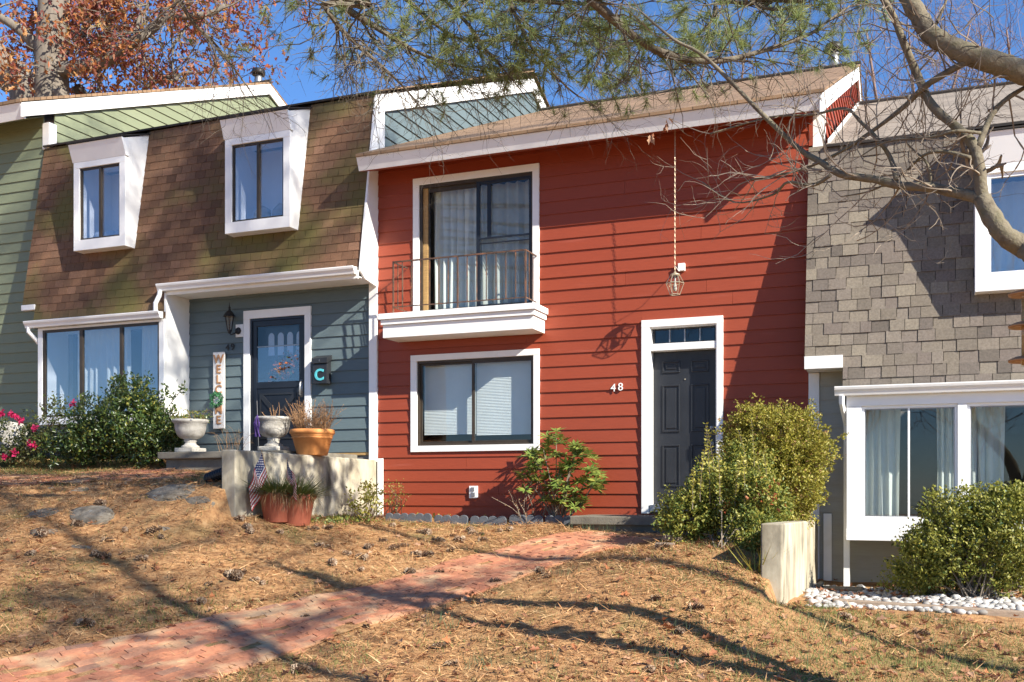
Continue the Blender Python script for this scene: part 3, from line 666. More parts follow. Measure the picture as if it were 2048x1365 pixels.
SL = 0.41
ZR49 = 6.26 + SL * 6.53
rake(H49, .004, -.03, 6.26, 6.5, ZR49); rake(H49, .004, 6.5, ZR49, 13.1, ZR49 - SL * 6.6)
gable_lapped(H49, -.03, .02, 6.5, 13.0, ZR49 - .2, 5.0, SL, 'slate_paint')
box('gable_corner', .002, .034, .0, .13, 5.0, 6.1, 'white_paint', H49, 0)
obj('end_panel', MB().prism([(-.035, -.001, 3.36), (-.035, -.40, 3.42), (-.035, -.53, 3.52), (-.035, -.06, 6.28), (-.035, -.001, 6.28)], (.036, 0, 0)), 'white_paint', H49, bevel=.003)
D1 = (-5.38, -4.30, 4.25, 6.3); D2 = (-2.35, -1.17, 4.25, 6.3)
def steep_deck(parent, xs, prof, z0, z1):
    """deck under the shingles, open behind the dormers: xs are solid ranges, gaps get only a low strip"""
    m = MB(); yb, zb, yt, zt = prof; f = lambda z: yb + (z - zb) / (zt - zb) * (yt - yb) + .03
    for (a, b, lo, hi) in xs: m.prism([(a, f(lo), lo), (a, .0, lo), (a, .0, hi), (a, f(hi), hi)], (b - a, 0, 0))
    return obj('mansard', m, 'roof_edge', parent)
MS = steep_deck(H49, [(X49, -5.30, 3.44, 6.27), (-5.299, -4.381, 3.44, 4.27), (-4.38, -2.27, 3.44, 6.27), (-2.269, -1.251, 3.44, 4.27), (-1.25, -.04, 3.44, 6.27)], P49, 3.44, 6.27)
shingles(MS, X49, -.04, 3.44, 6.25, P49, .135, (.192,), 'shingle49', [D1, D2], 300, 4, True)
for Dm, sd in ((D1, 1), (D2, 2)):
    d, (a, b, c, e) = dormer(H49, Dm[0], Dm[1], 4.25, 5.70, 5.95, -.58, P49, .12, seed=sd, ztb=6.22)
    if sd == 1:
        obj('picture_frame', frame_box(MB(), a + .42, b - .05, c + .35, e - .12, .2, .22, .03, .03, .03, .03), 'curtain_blue', d)
        for q in range(3): obj('pillow', MB().lathe([(0, -.09), (.09, -.07), (.13, 0), (.09, .07), (0, .09)], (a + .18 + q * .22, -.3, c + .10), 10), 'curtain_blue', d, True)
    else:
        for q, x in enumerate((a + .38, b - .22)): obj('pillow', MB().prism([(x - .16, -.38, c + .02), (x + .15, -.38, c + .02), (x + .12, -.36, c + .22), (x - .02, -.36, c + .30), (x - .15, -.36, c + .2)], (0, .10, 0)), 'cast_stone', d, bevel=.03)
        curtain(d, b - .2, b + .02, c, e, -.30, 'curtain_blue', 2, .03, seed=8)
# porch soffit, gutters, bay window
box('soffit', -3.5, -.04, -.50, -.002, 3.425, 3.44, 'white_paint', H49, 0)
box('fascia', -3.52, -.036, -.555, -.515, 3.40, 3.52, 'white_paint', H49)
gutter(H49, -3.62, -.04, -.68, 3.565)
yb_ = -.62
bm = obj('bay_roof', MB().prism([(-6.30, -.548, 3.03), (-6.30, -.0, 3.03), (-6.30, -.0, 3.418), (-6.30, -.48, 3.418)], (2.755, 0, 0)), 'roof_edge', H49)
shingles(bm, -6.30, -3.51, 3.44 - 3 * .135 * .986, 3.44, P49, .135, (.192,), 'shingle49', maxobj=0, seed=5)
box('fascia', -6.60, -6.30, -.54, -.45, 3.36, 3.45, 'white_paint', H49)
gutter(H49, -6.32, -3.50, -.76, 3.13)
bay = obj('bay_window', frame_box(MB(), -6.14, -3.505, 1.40, 3.02, yb_, yb_ + .05, .10, .10, .13, .04), 'white_paint', H49, bevel=.004)
obj('bay_side', MB().box(-3.54, -3.5055, yb_ + .051, -.001, 1.40, 3.44), 'white_paint', bay)
obj('bay_side', MB().box(-6.139, -6.10, yb_ + .051, -.001, 1.40, 3.02), 'white_paint', bay)
obj('bay_floor', MB().box(-6.10, -3.54, yb_ + .051, .0, 1.401, 1.44).box(-6.10, -3.54, yb_ + .051, .0, 3.00, 3.02), 'white_paint', bay)
a, b, c, e = -6.04, -3.605, 1.53, 2.98; d1, d2 = -5.21, -4.375
obj('sash', frame_box(MB(), a, b, c, e, yb_ + .01, yb_ + .06, .05, .03, .03, .04).box(d1 - .035, d1 + .035, yb_ + .012, yb_ + .058, c + .03, e - .04).box(d2 - .03, d2 + .03, yb_ + .012, yb_ + .058, c + .03, e - .04), 'bronze', bay)
for p, q, k in ((a + .05, d1 - .035, 0), (d1 + .035, d2 - .03, 1), (d2 + .03, b - .03, 2)): pane(bay, p, q, c + .03, e - .04, yb_ + .03, 'glass_sky')
curtain(bay, a + .45, d2 - .08, c - .02, e, -.3, 'curtain', 9, .02, seed=12); curtain(bay, d2 + .15, b, c - .02, e, -.3, 'curtain', 6, .02, seed=13)
dsp = MB().tube([(-3.56, -.64, 3.46), (-3.565, -.655, 3.38), (-3.60, -.70, 3.25), (-3.60, -.70, 3.13)], .035, 6); obj('downspout', dsp, 'white_paint', H49)
obj('downspout', MB().tube([(-6.26, -.70, 3.03), (-6.26, -.70, 2.96), (-6.20, -.60, 2.84), (-6.19, -.55, 2.78)], .035, 6), 'white_paint', H49)
obj('downspout', MB().box(-4.13, -4.05, -.45, -.39, .75, 1.40), 'white_paint', H49)
box('foundation', X49, -3.51, -.006, .0038, 0.2, .885, 'foundation', H49, 0)
# storm door of 49
ds = obj('door_surround', frame_box(MB(), hd49[0], hd49[1], .90, hd49[3], -.05, .006, .12, .11, .0, .13), 'white_paint', H49, bevel=.004)
a, b = hd49[0] + .12, hd49[1] - .11; e = hd49[3] - .13
obj('jamb', frame_box(MB(), a, b, .9, e, -.03, .16, .035, .035, .02, .04), 'navy_paint', ds)
sd = obj('storm_door', frame_box(MB(), a + .036, b - .036, .925, e - .042, -.012, .02, .075, .085, .10, .085).box(a + .111, b - .121, -.011, .019, 1.92, 2.02), 'navy_paint', H49, bevel=.003)
obj('lower_panel', MB().box(a + .111, b - .121, .0, .012, 1.025, 1.92), 'navy_paint', sd)
xa, xb = a + .16, b - .17
m = MB(); frame_box(m, xa, xb, 1.12, 1.84, -.012, -.0005, .025, .025, .025, .025)
m.prism([(xa, -.0125, 1.12), (xa + .05, -.0125, 1.12), (xb, -.0125, 1.79), (xb, -.0125, 1.84), (xb - .05, -.0125, 1.84), (xa, -.0125, 1.17)], (0, .011, 0)); m.prism([(xb - .05, -.0128, 1.12), (xb, -.0128, 1.12), (xb, -.0128, 1.17), (xa + .05, -.0128, 1.84), (xa, -.0128, 1.84), (xa, -.0128, 1.79)], (0, .0115, 0))
obj('cross_buck', m, 'black_paint', sd)
pane(sd, a + .111, b - .121, 2.02, 2.58, .004, 'glass_sky'); pane(sd, a + .111, b - .121, 2.58, e - .127, .004, 'glass')
obj('glazing_bar', MB().box(a + .111, b - .121, -.006, .003, 2.572, 2.588), 'metal_grey', sd)
obj('door_handle', MB().tube([(b - .075, -.012, 2.00), (b - .075, -.05, 1.98), (b - .08, -.055, 1.90), (b - .085, -.05, 1.80), (b - .085, -.012, 1.78)], .015, 8).box(b - .10, b - .055, -.016, -.011, 1.76, 2.03), 'metal_grey', sd, True)
# inner door with arched lights behind
idr = obj('inner_door', MB().box(a + .03, b - .03, .12, .15, .92, e), 'navy_paint', H49)
for q in range(4):
    x = a + .30 + q * .175
    obj('arched_light', MB().prism([(x + .055 * math.cos(t), .112, 2.74 + .07 * math.sin(t)) for t in np.linspace(0, math.pi, 9)] + [(x - .055, .112, 2.45), (x + .055, .112, 2.45)], (0, .006, 0)), 'curtain_blue', idr)
# wreath of autumn flowers behind the storm-door glass
wc = Vector(((a + b) / 2 + .12, .06, 2.27)); n = 620
pp = rng.normal(size=(n, 3)) * (.13, .02, .075) + np.array(wc) + np.stack([rng.normal(size=n) * .0] * 3, 1)
pp[:, 2] += (pp[:, 0] - wc.x) * .45
fl = tag(quads_np('door_wreath', pp[:430], rdir(430), np.tile((0, -1, .1), (430, 1)), .055, .04, 'orange_leaves'), 'spray of red and cream artificial flowers hanging behind the glass of door 49', 'wreath')
quads_np('leaf', pp[430:], rdir(190), np.tile((0, -1, .1), (190, 1)), .06, .03, 'holly_leaves', fl)
quads_np('flower', np.array(wc) + rng.normal(size=(60, 3)) * (.035, .015, .03) + (-.10, -.03, -.05), rdir(60), np.tile((0, -1, .1), (60, 1)), .05, .02, 'dry_stems', fl)
text_mesh('digit', '4', .15, .006, 'metal_dark', (-2.735, -.036, 2.55), H49); text_mesh('digit', '9', .15, .006, 'metal_dark', (-2.635, -.036, 2.555), H49)
# porch wall lantern
wlx, wlz = -2.60, 2.86
wlan = thing('wall_lantern', 'black carriage lantern on a white plate beside door 49', 'lantern', (wlx, 0, 2.7))
obj('backplate', MB().box(-2.57, -2.43, -.045, -.024, 2.755, 2.955), 'white_paint', wlan, bevel=.004)
obj('rosette', MB().lathe([(0, 0), (.05, .0), (.06, .012), (.045, .03), (0, .035)], (0, 0, 0), 8), 'metal_dark', wlan).location = (-2.515, -.06, 2.85)
rs = wlan.children[-1]; rs.rotation_euler = (R(90), 0, 0)
obj('arm', MB().tube([(-2.515, -.06, 2.85), (-2.53, -.12, 2.80), (-2.58, -.155, 2.78), (wlx - .0, -.16, 2.82)], .012, 6), 'metal_dark', wlan)
m = MB().lathe([(0, -.04), (.02, -.03), (.03, .0), (.04, .01), (.04, .02), (0, .022)], (wlx, -.16, 2.83), 8).lathe([(.10, .235), (.085, .26), (.045, .32), (.02, .33), (.015, .36), (.022, .375), (.008, .40), (.003, .46)], (wlx, -.16, 2.83), 8).lathe([(.0, .235), (.10, .235)], (wlx, -.16, 2.83), 8)
for i in range(6):
    t = i * math.pi / 3; m.tube([(wlx + .035 * math.cos(t), -.16 + .035 * math.sin(t), 2.85), (wlx + .072 * math.cos(t), -.16 + .072 * math.sin(t), 3.065)], .006, 4)
obj('lamp_frame', m, 'metal_dark', wlan)
obj('lamp_glass', MB().lathe([(.032, .02), (.068, .235)], (wlx, -.16, 2.83), 6), 'glass', wlan)
# mailbox
mbx = thing('mailbox', 'black wall mailbox marked with a turquoise letter C', 'mailbox', (-.93, 0, 1.93))
obj('body', MB().prism([(-1.06, -.03, 1.94), (-1.06, -.15, 1.94), (-1.06, -.15, 2.24), (-1.06, -.03, 2.30)], (.25, 0, 0)), 'black_paint', mbx, bevel=.006)
obj('lid', MB().prism([(-1.075, -.028, 2.385), (-1.075, -.17, 2.33), (-1.075, -.17, 2.25), (-1.075, -.158, 2.245), (-1.075, -.028, 2.305)], (.28, 0, 0)), 'black_paint', mbx, bevel=.004)
mat('turquoise', (0.10, 0.52, 0.58), 0.5, 'noise', 5, 0.1)
text_mesh('letter', 'C', .24, .005, 'turquoise', (-.945, -.156, 1.995), mbx, bold=.006)
text_mesh('letter', 'E', .045, .002, 'metal_grey', (-.93, -.173, 2.275), mbx)
# WELCOME board
sg = thing('welcome_sign', 'tall whitewashed board reading WELCOME with a green wreath for the O', 'sign', (-2.87, -.1, 1.3))
mat('whitewash', [(0.62, 0.60, 0.56), (0.74, 0.73, 0.71), (0.48, 0.45, 0.44)], 0.85, 'noise', 8, 0.2, 0.3, 40, (3, 1, .6))
mat('sign_letter', [(0.33, 0.16, 0.075), (0.45, 0.26, 0.13)], 0.8, 'noise', 10, 0.2)
obj('board', MB().box(-2.985, -2.765, -.075, -.05, 1.30, 2.53), 'whitewash', sg, bevel=.004)
for i, ch in enumerate('WELCOME'):
    z = 2.355 - i * .163
    if ch == 'O': continue
    text_mesh('letter', ch, .19, .006, 'sign_letter', (-2.875, -.079, z), sg, bold=.004)
n = 240; th_ = rng.uniform(0, 6.283, n); cz = 1.765
pp = np.stack([-2.90 + .095 * np.cos(th_), -.10 + rng.normal(size=n) * .012, cz + .095 * np.sin(th_)], 1) + rng.normal(size=(n, 3)) * .014
mat('wreath_green', [(0.04, 0.16, 0.06), (0.07, 0.24, 0.10)], 0.7, 'island', 5, 0.2)
quads_np('wreath', pp, rdir(n), np.tile((0, -1, 0), (n, 1)), .045, .022, 'wreath_green', sg)

# ================================================================== sage house (number 50 side), far left
SL = 0.41
H50 = thing('townhouse', 'sage green clapboard townhouse at the far left under the oak', 'house', (-9.8, 0, 1), 'row of townhouses')
wall_core(H50, -13, X49 - .003, .3, 6.7, 0, [])
siding(H50, -12.9, X49 - .045, 1.32, 6.83, 0, 'sage_paint', exp=.178)
box('foundation', -13, X49 - .05, -.008, .003, .1, 1.315, 'foundation', H50, 0)
shell(H50, -13, X49, .3, 12.9, 9.6, 6.4, 6.6, 6.7)
roof(H50, -13.1, -6.46, -.67, 6.90, 6.4, 6.90 + SL * 7.07, 13.4, 6.90, 'roof_brown')
ZR50 = 6.85 + SL * 7.07
obj('fascia', MB().prism([(-13, -.56, 6.60), (-13, -.66, 6.84), (-13, -.622, 6.855), (-13, -.522, 6.615)], (6.497, 0, 0)), 'white_paint', H50, bevel=.004)
obj('soffit', MB().prism([(-13, -.53, 6.618), (-13, -.004, 6.834), (-13, -.004, 6.849), (-13, -.53, 6.633)], (6.35, 0, 0)), 'sage_paint', H50)
rake(H50, -6.50, -.645, 6.84, 6.4, ZR50, .24); rake(H50, -6.50, 6.4, ZR50, 13.3, 6.84, .24)
gable_lapped(H50, -6.545, .12, 6.4, 13.2, ZR50 - .2, 5.9, SL, 'sage_paint')
box('corner_board', -6.66, -6.505, -.03, .14, 6.26, 6.72, 'white_paint', H50)
vb, vt = at(517, 170, 6.6), at(517, 140, 6.6)
fl = obj('flue_pipe', MB().lathe([(0, -.2), (.09, -.2), (.09, vt.z - vb.z - .05), (0, vt.z - vb.z - .05)], (vb.x, 6.6, vb.z), 12), 'metal_grey', H50, True)
obj('flue_cap', MB().lathe([(.0, -.13), (.15, -.13), (.165, -.06), (.15, -.03), (.15, .0), (.0, .04)], (vb.x, 6.6, vt.z), 14), 'metal_dark', fl, True)

# ================================================================== greige house (47), right
H47 = thing('townhouse', 'grey shingled mansard townhouse with white vinyl windows at the right', 'house', (9.3, 0, -.8), 'row of townhouses')
P47 = (-.50, 1.94, -.03, 4.66)
SL = 0.425
wall_core(H47, 6.254, 12.5, -1.6, 4.6, 0, [(6.85, 9.3, -.05, 1.3), (8.3, 9.3, 2.9, 4.0)])
siding(H47, 6.385, 12.4, -.855, 1.80, 0, 'greige_paint', [(6.76, 9.48, -.28, 1.80)])
box('foundation', 6.253, 12.5, -.008, .0032, -1.7, -.86, 'foundation', H47, 0)
shell(H47, 6.254, 12.5, -1.6, 12.9, 7.3, 6.5, 4.5, 4.6)
roof(H47, 6.47, 12.6, -.08, 4.68, 6.5, 4.68 + SL * 6.58, 13.2, 4.68, 'roof_grey', .03, 'roof_edge')
obj('flashing', MB().prism([(6.476, .1, 4.75), (6.476, 6.5, 4.75 + SL * 6.4), (6.476, 6.5, 4.80 + SL * 6.4), (6.476, .1, 4.80)], (.03, 0, 0)), 'white_paint', H47)
MS = steep_deck(H47, [(6.255, 8.24, 1.955, 4.655), (8.241, 9.339, 1.955, 2.62), (9.34, 12.455, 1.955, 4.655)], P47, 1.955, 4.655)
D3 = (8.16, 9.42, 2.60, 4.70)
shingles(MS, 6.25, 12.4, 1.94, 4.65, P47, .143, (.13, .25), 'shingle47', [D3], 300, 11, False)
d, (a, b, c, e) = dormer(H47, D3[0], D3[1], 2.60, 4.05, 4.38, -.58, P47, .12, vinyl=True, ztb=4.63)
curtain(d, a, b, c, e, -.15, 'curtain', 7, .02, seed=5)
bm = obj('bay_roof', MB().prism([(6.70, -.54, 1.50), (6.70, -.0, 1.50), (6.70, -.0, 1.938), (6.70, -.47, 1.938)], (2.90, 0, 0)), 'roof_edge', H47)
shingles(bm, 6.70, 9.60, 1.94 - 3 * .143 * .986, 1.94, P47, .143, (.13, .25), 'shingle47', maxobj=60, seed=15, reg=False)
box('fascia', 6.25, 6.70, -.545, -.46, 1.80, 1.955, 'white_paint', H47)
box('soffit', 6.25, 6.70, -.459, -.002, 1.81, 1.83, 'white_paint', H47, 0)
box('frieze_board', 6.40, 6.745, -.03, -.001, 1.66, 1.808, 'greige_paint', H47, 0)
box('corner_board', 6.252, 6.383, -.045, -.001, -.86, 1.805, 'white_paint', H47)
gutter(H47, 6.62, 9.65, -.76, 1.555)
bay = obj('bay_window', frame_box(MB(), 6.75, 9.48, -.28, 1.45, -.63, -.58, .17, .17, .24, .13).box(7.975, 8.075, -.628, -.582, -.04, 1.32), 'vinyl', H47, bevel=.004)
obj('bay_side', MB().box(6.751, 6.79, -.579, -.001, -.28, 1.45), 'vinyl', bay); obj('bay_side', MB().box(9.44, 9.479, -.579, -.001, -.28, 1.45), 'vinyl', bay)
obj('bay_floor', MB().box(6.79, 9.44, -.579, 0, -.279, -.24).box(6.79, 9.44, -.579, 0, 1.41, 1.45), 'greige_paint', bay)
obj('sill_board', MB().box(6.748, 9.482, -.66, -.631, -.285, -.15), 'vinyl', bay, bevel=.004)
for (p, q, k) in ((6.92, 7.975, 0), (8.075, 9.31, 1)):
    md = (p + q) / 2
    obj('sash', frame_box(MB(), p, q, -.04, 1.32, -.60, -.56, .035, .03, .04, .035).box(md - .012, md + .012, -.60, -.565, .0, 1.285), 'vinyl', bay, bevel=.003)
    obj('gasket', frame_box(MB(), p + .035, q - .03, .0, 1.285, -.585, -.572, .012, .012, .012, .012), 'metal_grey', bay)
    pane(bay, p + .036, md - .013, .001, 1.284, -.578, 'glass'); pane(bay, md + .013, q - .031, .001, 1.284, -.578, 'glass')
    curtain(bay, p + .02, p + .42, -.2, 1.35, -.15, 'curtain', 4, .03, seed=20 + k); curtain(bay, q - .22, q - .02, -.2, 1.35, -.15, 'curtain', 3, .03, seed=24 + k)
obj('downspout', MB().tube([(6.70, -.70, 1.45), (6.70, -.69, 1.36), (6.735, -.45, 1.12), (6.74, -.42, 1.0)], .036, 6).box(6.705, 6.775, -.45, -.39, -.86, 1.0), 'white_paint', H47)
box('meter_board', 6.435, 6.535, -.06, -.028, -.83, .02, 'white_paint', H47)

# ================================================================== yard: retaining walls, porch, steps
lw = tag(obj('retaining_wall', MB().prism([(-.20, -3.46, -.6), (-.20, -.06, -.6), (-.20, -.06, .765), (-.20, -3.46, .80)], (.20, 0, 0)), 'concrete', None, bevel=.015), 'stained pale concrete retaining wall under the potted plants by door 49', 'wall')
rw = tag(obj('retaining_wall', MB().prism([(6.17, -3.62, -1.3), (6.17, -.06, -1.3), (6.17, -.06, -.06), (6.17, -3.62, .0)], (.20, 0, 0)), 'concrete', None, bevel=.015), 'stained concrete retaining wall end beside the white pebble bed', 'wall')
porch = tag(obj('porch_slab', MB().box(-2.45, -.33, -1.98, -.055, .755, .85), 'concrete_dark', None, bevel=.012), 'concrete porch slab in front of door 49', 'step')
obj('riser', MB().box(-2.36, -.21, -1.9, -.06, .2, .754), 'concrete_dark', porch)

# ------------------------------------------------------------------ brick path
def path_pts(pl, pr, n=40):
    L = [on_ground(*p) for p in pl]; Rr = [on_ground(*p) for p in pr]
    def resample(P):
        P = np.array([(p.x, p.y) for p in P]); d = np.r_[0, np.cumsum(np.linalg.norm(np.diff(P, axis=0), axis=1))]; t = np.linspace(0, d[-1], n)
        Q = np.stack([np.interp(t, d, P[:, 0]), np.interp(t, d, P[:, 1])], 1)
        for _ in range(3): Q[1:-1] = (Q[:-2] + 2 * Q[1:-1] + Q[2:]) / 4
        return Q
    return resample(L), resample(Rr)
def brick_path(name, pl, pr, maxobj, cover):
    A, B = path_pts(pl, pr); mid = (A + B) / 2; wd = float(np.median(np.linalg.norm(A - B, axis=1)))
    seg = np.r_[0, np.cumsum(np.linalg.norm(np.diff(mid, axis=0), axis=1))]; Lt = seg[-1]
    bed = MB()
    k = len(A); NA = 10
    for c_ in range(NA + 1):
        q = A + (B - A) * c_ / NA; zq = hz(q[:, 0], q[:, 1]) + .018
        for p, z_ in zip(q, zq): bed.v.append((p[0], p[1], z_))
    for c_ in range(NA):
        for i in range(k - 1): bed.f.append((c_ * k + i, c_ * k + i + 1, (c_ + 1) * k + i + 1, (c_ + 1) * k + i)); bed.m.append(0)
    root = obj(name, bed, 'ground_litter', None, kind='structure')
    um = MB().box(-.5, .5, -.5, .5, -.5, .5); ume, _ = um.mesh('brick', center=False); ume.materials.append(MATS['brick']); items = []
    rows = int(wd * 1.2 / .098)
    for r_ in range(rows):
        s = -.1 * (r_ % 2)
        while s < Lt:
            sc = min(max(s + .1, 0), Lt); u = (r_ + .5) / rows
            pa = np.array([np.interp(sc, seg, A[:, 0]), np.interp(sc, seg, A[:, 1])]); pb = np.array([np.interp(sc, seg, B[:, 0]), np.interp(sc, seg, B[:, 1])])
            c = pa + (pb - pa) * u; e = .06; s2 = min(sc + e, Lt); s1 = max(sc - e, 0)
            d1 = np.array([np.interp(s2, seg, mid[:, 0]) - np.interp(s1, seg, mid[:, 0]), np.interp(s2, seg, mid[:, 1]) - np.interp(s1, seg, mid[:, 1])])
            w_ = np.linalg.norm(pb - pa) / rows
            if random.random() > cover:
                sA, sB = max(sc - .1, 0), min(sc + .1, Lt); rw_ = lambda q: np.array([np.interp(q, seg, A[:, 0]) * (1 - u) + np.interp(q, seg, B[:, 0]) * u, np.interp(q, seg, A[:, 1]) * (1 - u) + np.interp(q, seg, B[:, 1]) * u])
                dd = rw_(sB) - rw_(sA); items.append((c[0], c[1], math.atan2(dd[1], dd[0]), w_, max(.12, float(np.linalg.norm(dd)))))
            s += .2
    items.sort(key=lambda t: (t[0] - CAM.x) ** 2 + (t[1] - CAM.y) ** 2)
    zz = hz([t[0] for t in items], [t[1] for t in items]); mass = MB()
    for i, (x, y, a, w_, bl_) in enumerate(items):
        z = zz[i] - .003 + random.uniform(-.0022, .0022); ca, sa = math.cos(a), math.sin(a)
        gx_ = (h1(x + ca * .08, y + sa * .08) - h1(x - ca * .08, y - sa * .08)) / .16; gy_ = (h1(x - sa * .08, y + ca * .08) - h1(x + sa * .08, y - ca * .08)) / .16
        Nn = Vector((-gx_ * ca + gy_ * sa, -gx_ * sa - gy_ * ca, 1)).normalized(); X = Vector((ca, sa, gx_)).normalized(); Y = Nn.cross(X).normalized()
        M = Matrix((X, Y, Nn)).transposed(); e_ = (M @ Matrix.Rotation(random.uniform(-.012, .012), 3, 'Z')).to_euler(); scl = (bl_ + .002, w_ - .002, .055)
        if i < maxobj: link('brick', ume, (x, y, z), root, rot=e_, scale=scl)
        else:
            b = len(mass.v); MM = e_.to_matrix()
            for q in um.v: mass.v.append(tuple(MM @ Vector((q[0] * scl[0], q[1] * scl[1], q[2] * scl[2])) + Vector((x, y, z))))
            mass.f += [tuple(b + k_ for k_ in f) for f in um.f]; mass.m += [0] * 6
    if mass.f: obj('brick_courses', mass, 'brick_mass', root, kind='stuff')
    return A, B
PL = [(1160, 1066), (1050, 1088), (930, 1118), (820, 1150), (720, 1182), (600, 1205), (450, 1232), (250, 1280), (100, 1305), (-60, 1335), (-230, 1368)]
PR = [(1335, 1084), (1230, 1098), (1110, 1132), (1010, 1172), (900, 1205), (800, 1235), (700, 1268), (560, 1312), (420, 1362), (300, 1405), (150, 1462)]
PA, PB = brick_path('brick_path', PL, PR, 300, .03)
brick_path('upper_brick_path', [(330, 940), (200, 945), (60, 953), (-60, 960)], [(400, 955), (250, 962), (100, 970), (-60, 982)], 0, .3)
def in_path(x, y, m=0.0):
    """signed test against the main path strip (vectorised, rough)"""
    mid = (PA + PB) / 2; hw_ = np.linalg.norm(PA - PB, axis=1) / 2
    d = np.sqrt((np.asarray(x)[:, None] - mid[None, :, 0]) ** 2 + (np.asarray(y)[:, None] - mid[None, :, 1]) ** 2)
    k = d.argmin(1); return d[np.arange(len(k)), k] < hw_[k] * 1.0 + m

# ------------------------------------------------------------------ litter, grass, leaves on the ground
def scatter_xy(n, x0=-8.0, x1=10.5, y0=-9.0, y1=0.0):
    x = rng.uniform(x0, x1, n); y = rng.uniform(y0, y1, n)
    X, Y = x - CAM.x, y - CAM.y; r_ = CA * X + SA * Y; w_ = -SA * X + CA * Y; px = CX + FPX * r_ / np.maximum(w_, .1)
    ok = (w_ > 5.5) & (px > -120) & (px < 2170)
    ok &= ~((x > -2.5) & (x < .03) & (y > -2.0)) & ~((x > 6.15) & (x < 6.4) & (y > -3.65)) & ~((x > -.22) & (x < .03) & (y > -3.5)) & ~((x > 3.3) & (x < 5.5) & (y > -1.0))
    ok &= ~((x < -3.5) & (y > -.05))
    return x[ok], y[ok], px[ok]
def fbm(x, y, s):
    return (np.sin(x * s + 1.3 * np.sin(y * s * .7 + 1)) * np.cos(y * s * 1.1 + .9 * np.sin(x * s * .6)) + .5 * np.sin(x * s * 2.3 + 2) * np.cos(y * s * 2.7 + x * s)) / 1.5
# pine straw
x, y, px = scatter_xy(170000)
keep = rng.random(len(x)) < np.where(in_path(x, y, -.06), .10 + .18 * (fbm(x, y, 3) > .25), np.clip(.85 + .3 * fbm(x, y, 1.7) - .45 * ((px > 1500) & (y < -3.2)), .12, 1))
keep &= ~((x > 6.3) & (y > -3.1))
x, y = x[keep], y[keep]; z = hz(x, y); n = len(x); th_ = rng.uniform(0, 6.283, n)
quads_np('pine_straw', np.stack([x, y, z + rng.uniform(.002, .03, n)], 1), np.stack([np.cos(th_), np.sin(th_), rng.normal(size=n) * .26 + .08], 1), np.tile((0, 0, 1.), (n, 1)) + rng.normal(size=(n, 3)) * .3, rng.uniform(.06, .17, n), rng.uniform(.004, .012, n), 'pine_straw', kind='stuff', shape='blade', fold=.0)
# turf: sparse short blades, thicker to the lower right and on the left strip
x, y, px = scatter_xy(300000)
dens = np.clip(.05 + .3 * (fbm(x, y, 1.1) > .45) + 1.0 * np.clip((px - 1200) / 400, 0, 1) * (y < -2.9) * (.6 + .4 * fbm(x, y, 1.4)) + .4 * (y < -5.6) * (fbm(x, y, 2.1) > .15) + 1.0 * ((px < 330) & (y > -2.6) & (x < -3)), 0, 1)
dens = np.where(in_path(x, y, .05), .0, dens); keep = (rng.random(len(x)) < dens) & ~((x > 6.3) & (y > -3.2))
x, y = x[keep], y[keep]; z = hz(x, y); n = len(x)
quads_np('lawn_grass', np.stack([x, y, z], 1), np.stack([rng.normal(size=n) * .5, rng.normal(size=n) * .5, np.ones(n)], 1), rdir(n), rng.uniform(.025, .075, n), rng.uniform(.004, .008, n), 'lawn_grass', kind='stuff', shape='blade', fold=.2)
# darker onion-grass tufts
tc = [(1135, 1150), (1200, 1215), (1340, 1250), (1395, 1255), (1640, 1250), (1860, 1240), (1900, 1250), (1940, 1270), (1620, 1330), (1885, 1300), (1490, 1330), (900, 1255), (870, 1250), (2020, 1260), (1760, 1240), (1780, 1290), (1215, 1065), (1180, 1062), (1150, 1058), (1300, 1300), (1330, 1330), (1100, 1320), (960, 1330)]
PP, DD = [], []
for (a, b) in tc:
    c = on_ground(a, b); k = random.randint(18, 40)
    for _ in range(k):
        q = (c.x + random.gauss(0, .07), c.y + random.gauss(0, .07)); PP.append((q[0], q[1], c.z - .01)); DD.append((random.gauss(0, .25), random.gauss(0, .25), 1))
quads_np('onion_grass', PP, DD, rdir(len(PP)), rng.uniform(.08, .17, len(PP)), .005, 'onion_grass', kind='stuff', shape='blade', fold=.1)
# fallen leaves
x, y, px = scatter_xy(9000)
dens = np.clip(.12 + .65 * np.clip((px - 1000) / 700, 0, 1) * (y < -3.0) + .35 * (y < -5) + .5 * ((x > 6.3) & (y > -2.6)), 0, 1); dens = np.where(in_path(x, y), .05, dens + .35 * in_path(x, y, .22) * (y < -4))
keep = rng.random(len(x)) < dens; x, y = x[keep], y[keep]; n = len(x); z = hz(x, y) + rng.uniform(.008, .03, n); th_ = rng.uniform(0, 6.283, n)
quads_np('fallen_leaves', np.stack([x, y, z], 1), np.stack([np.cos(th_), np.sin(th_), rng.normal(size=n) * .25], 1), np.tile((0, 0, 1.), (n, 1)) + rng.normal(size=(n, 3)) * .45, rng.uniform(.05, .12, n), rng.uniform(.04, .08, n), 'fallen_leaves', kind='stuff', shape='lobed', fold=.35)
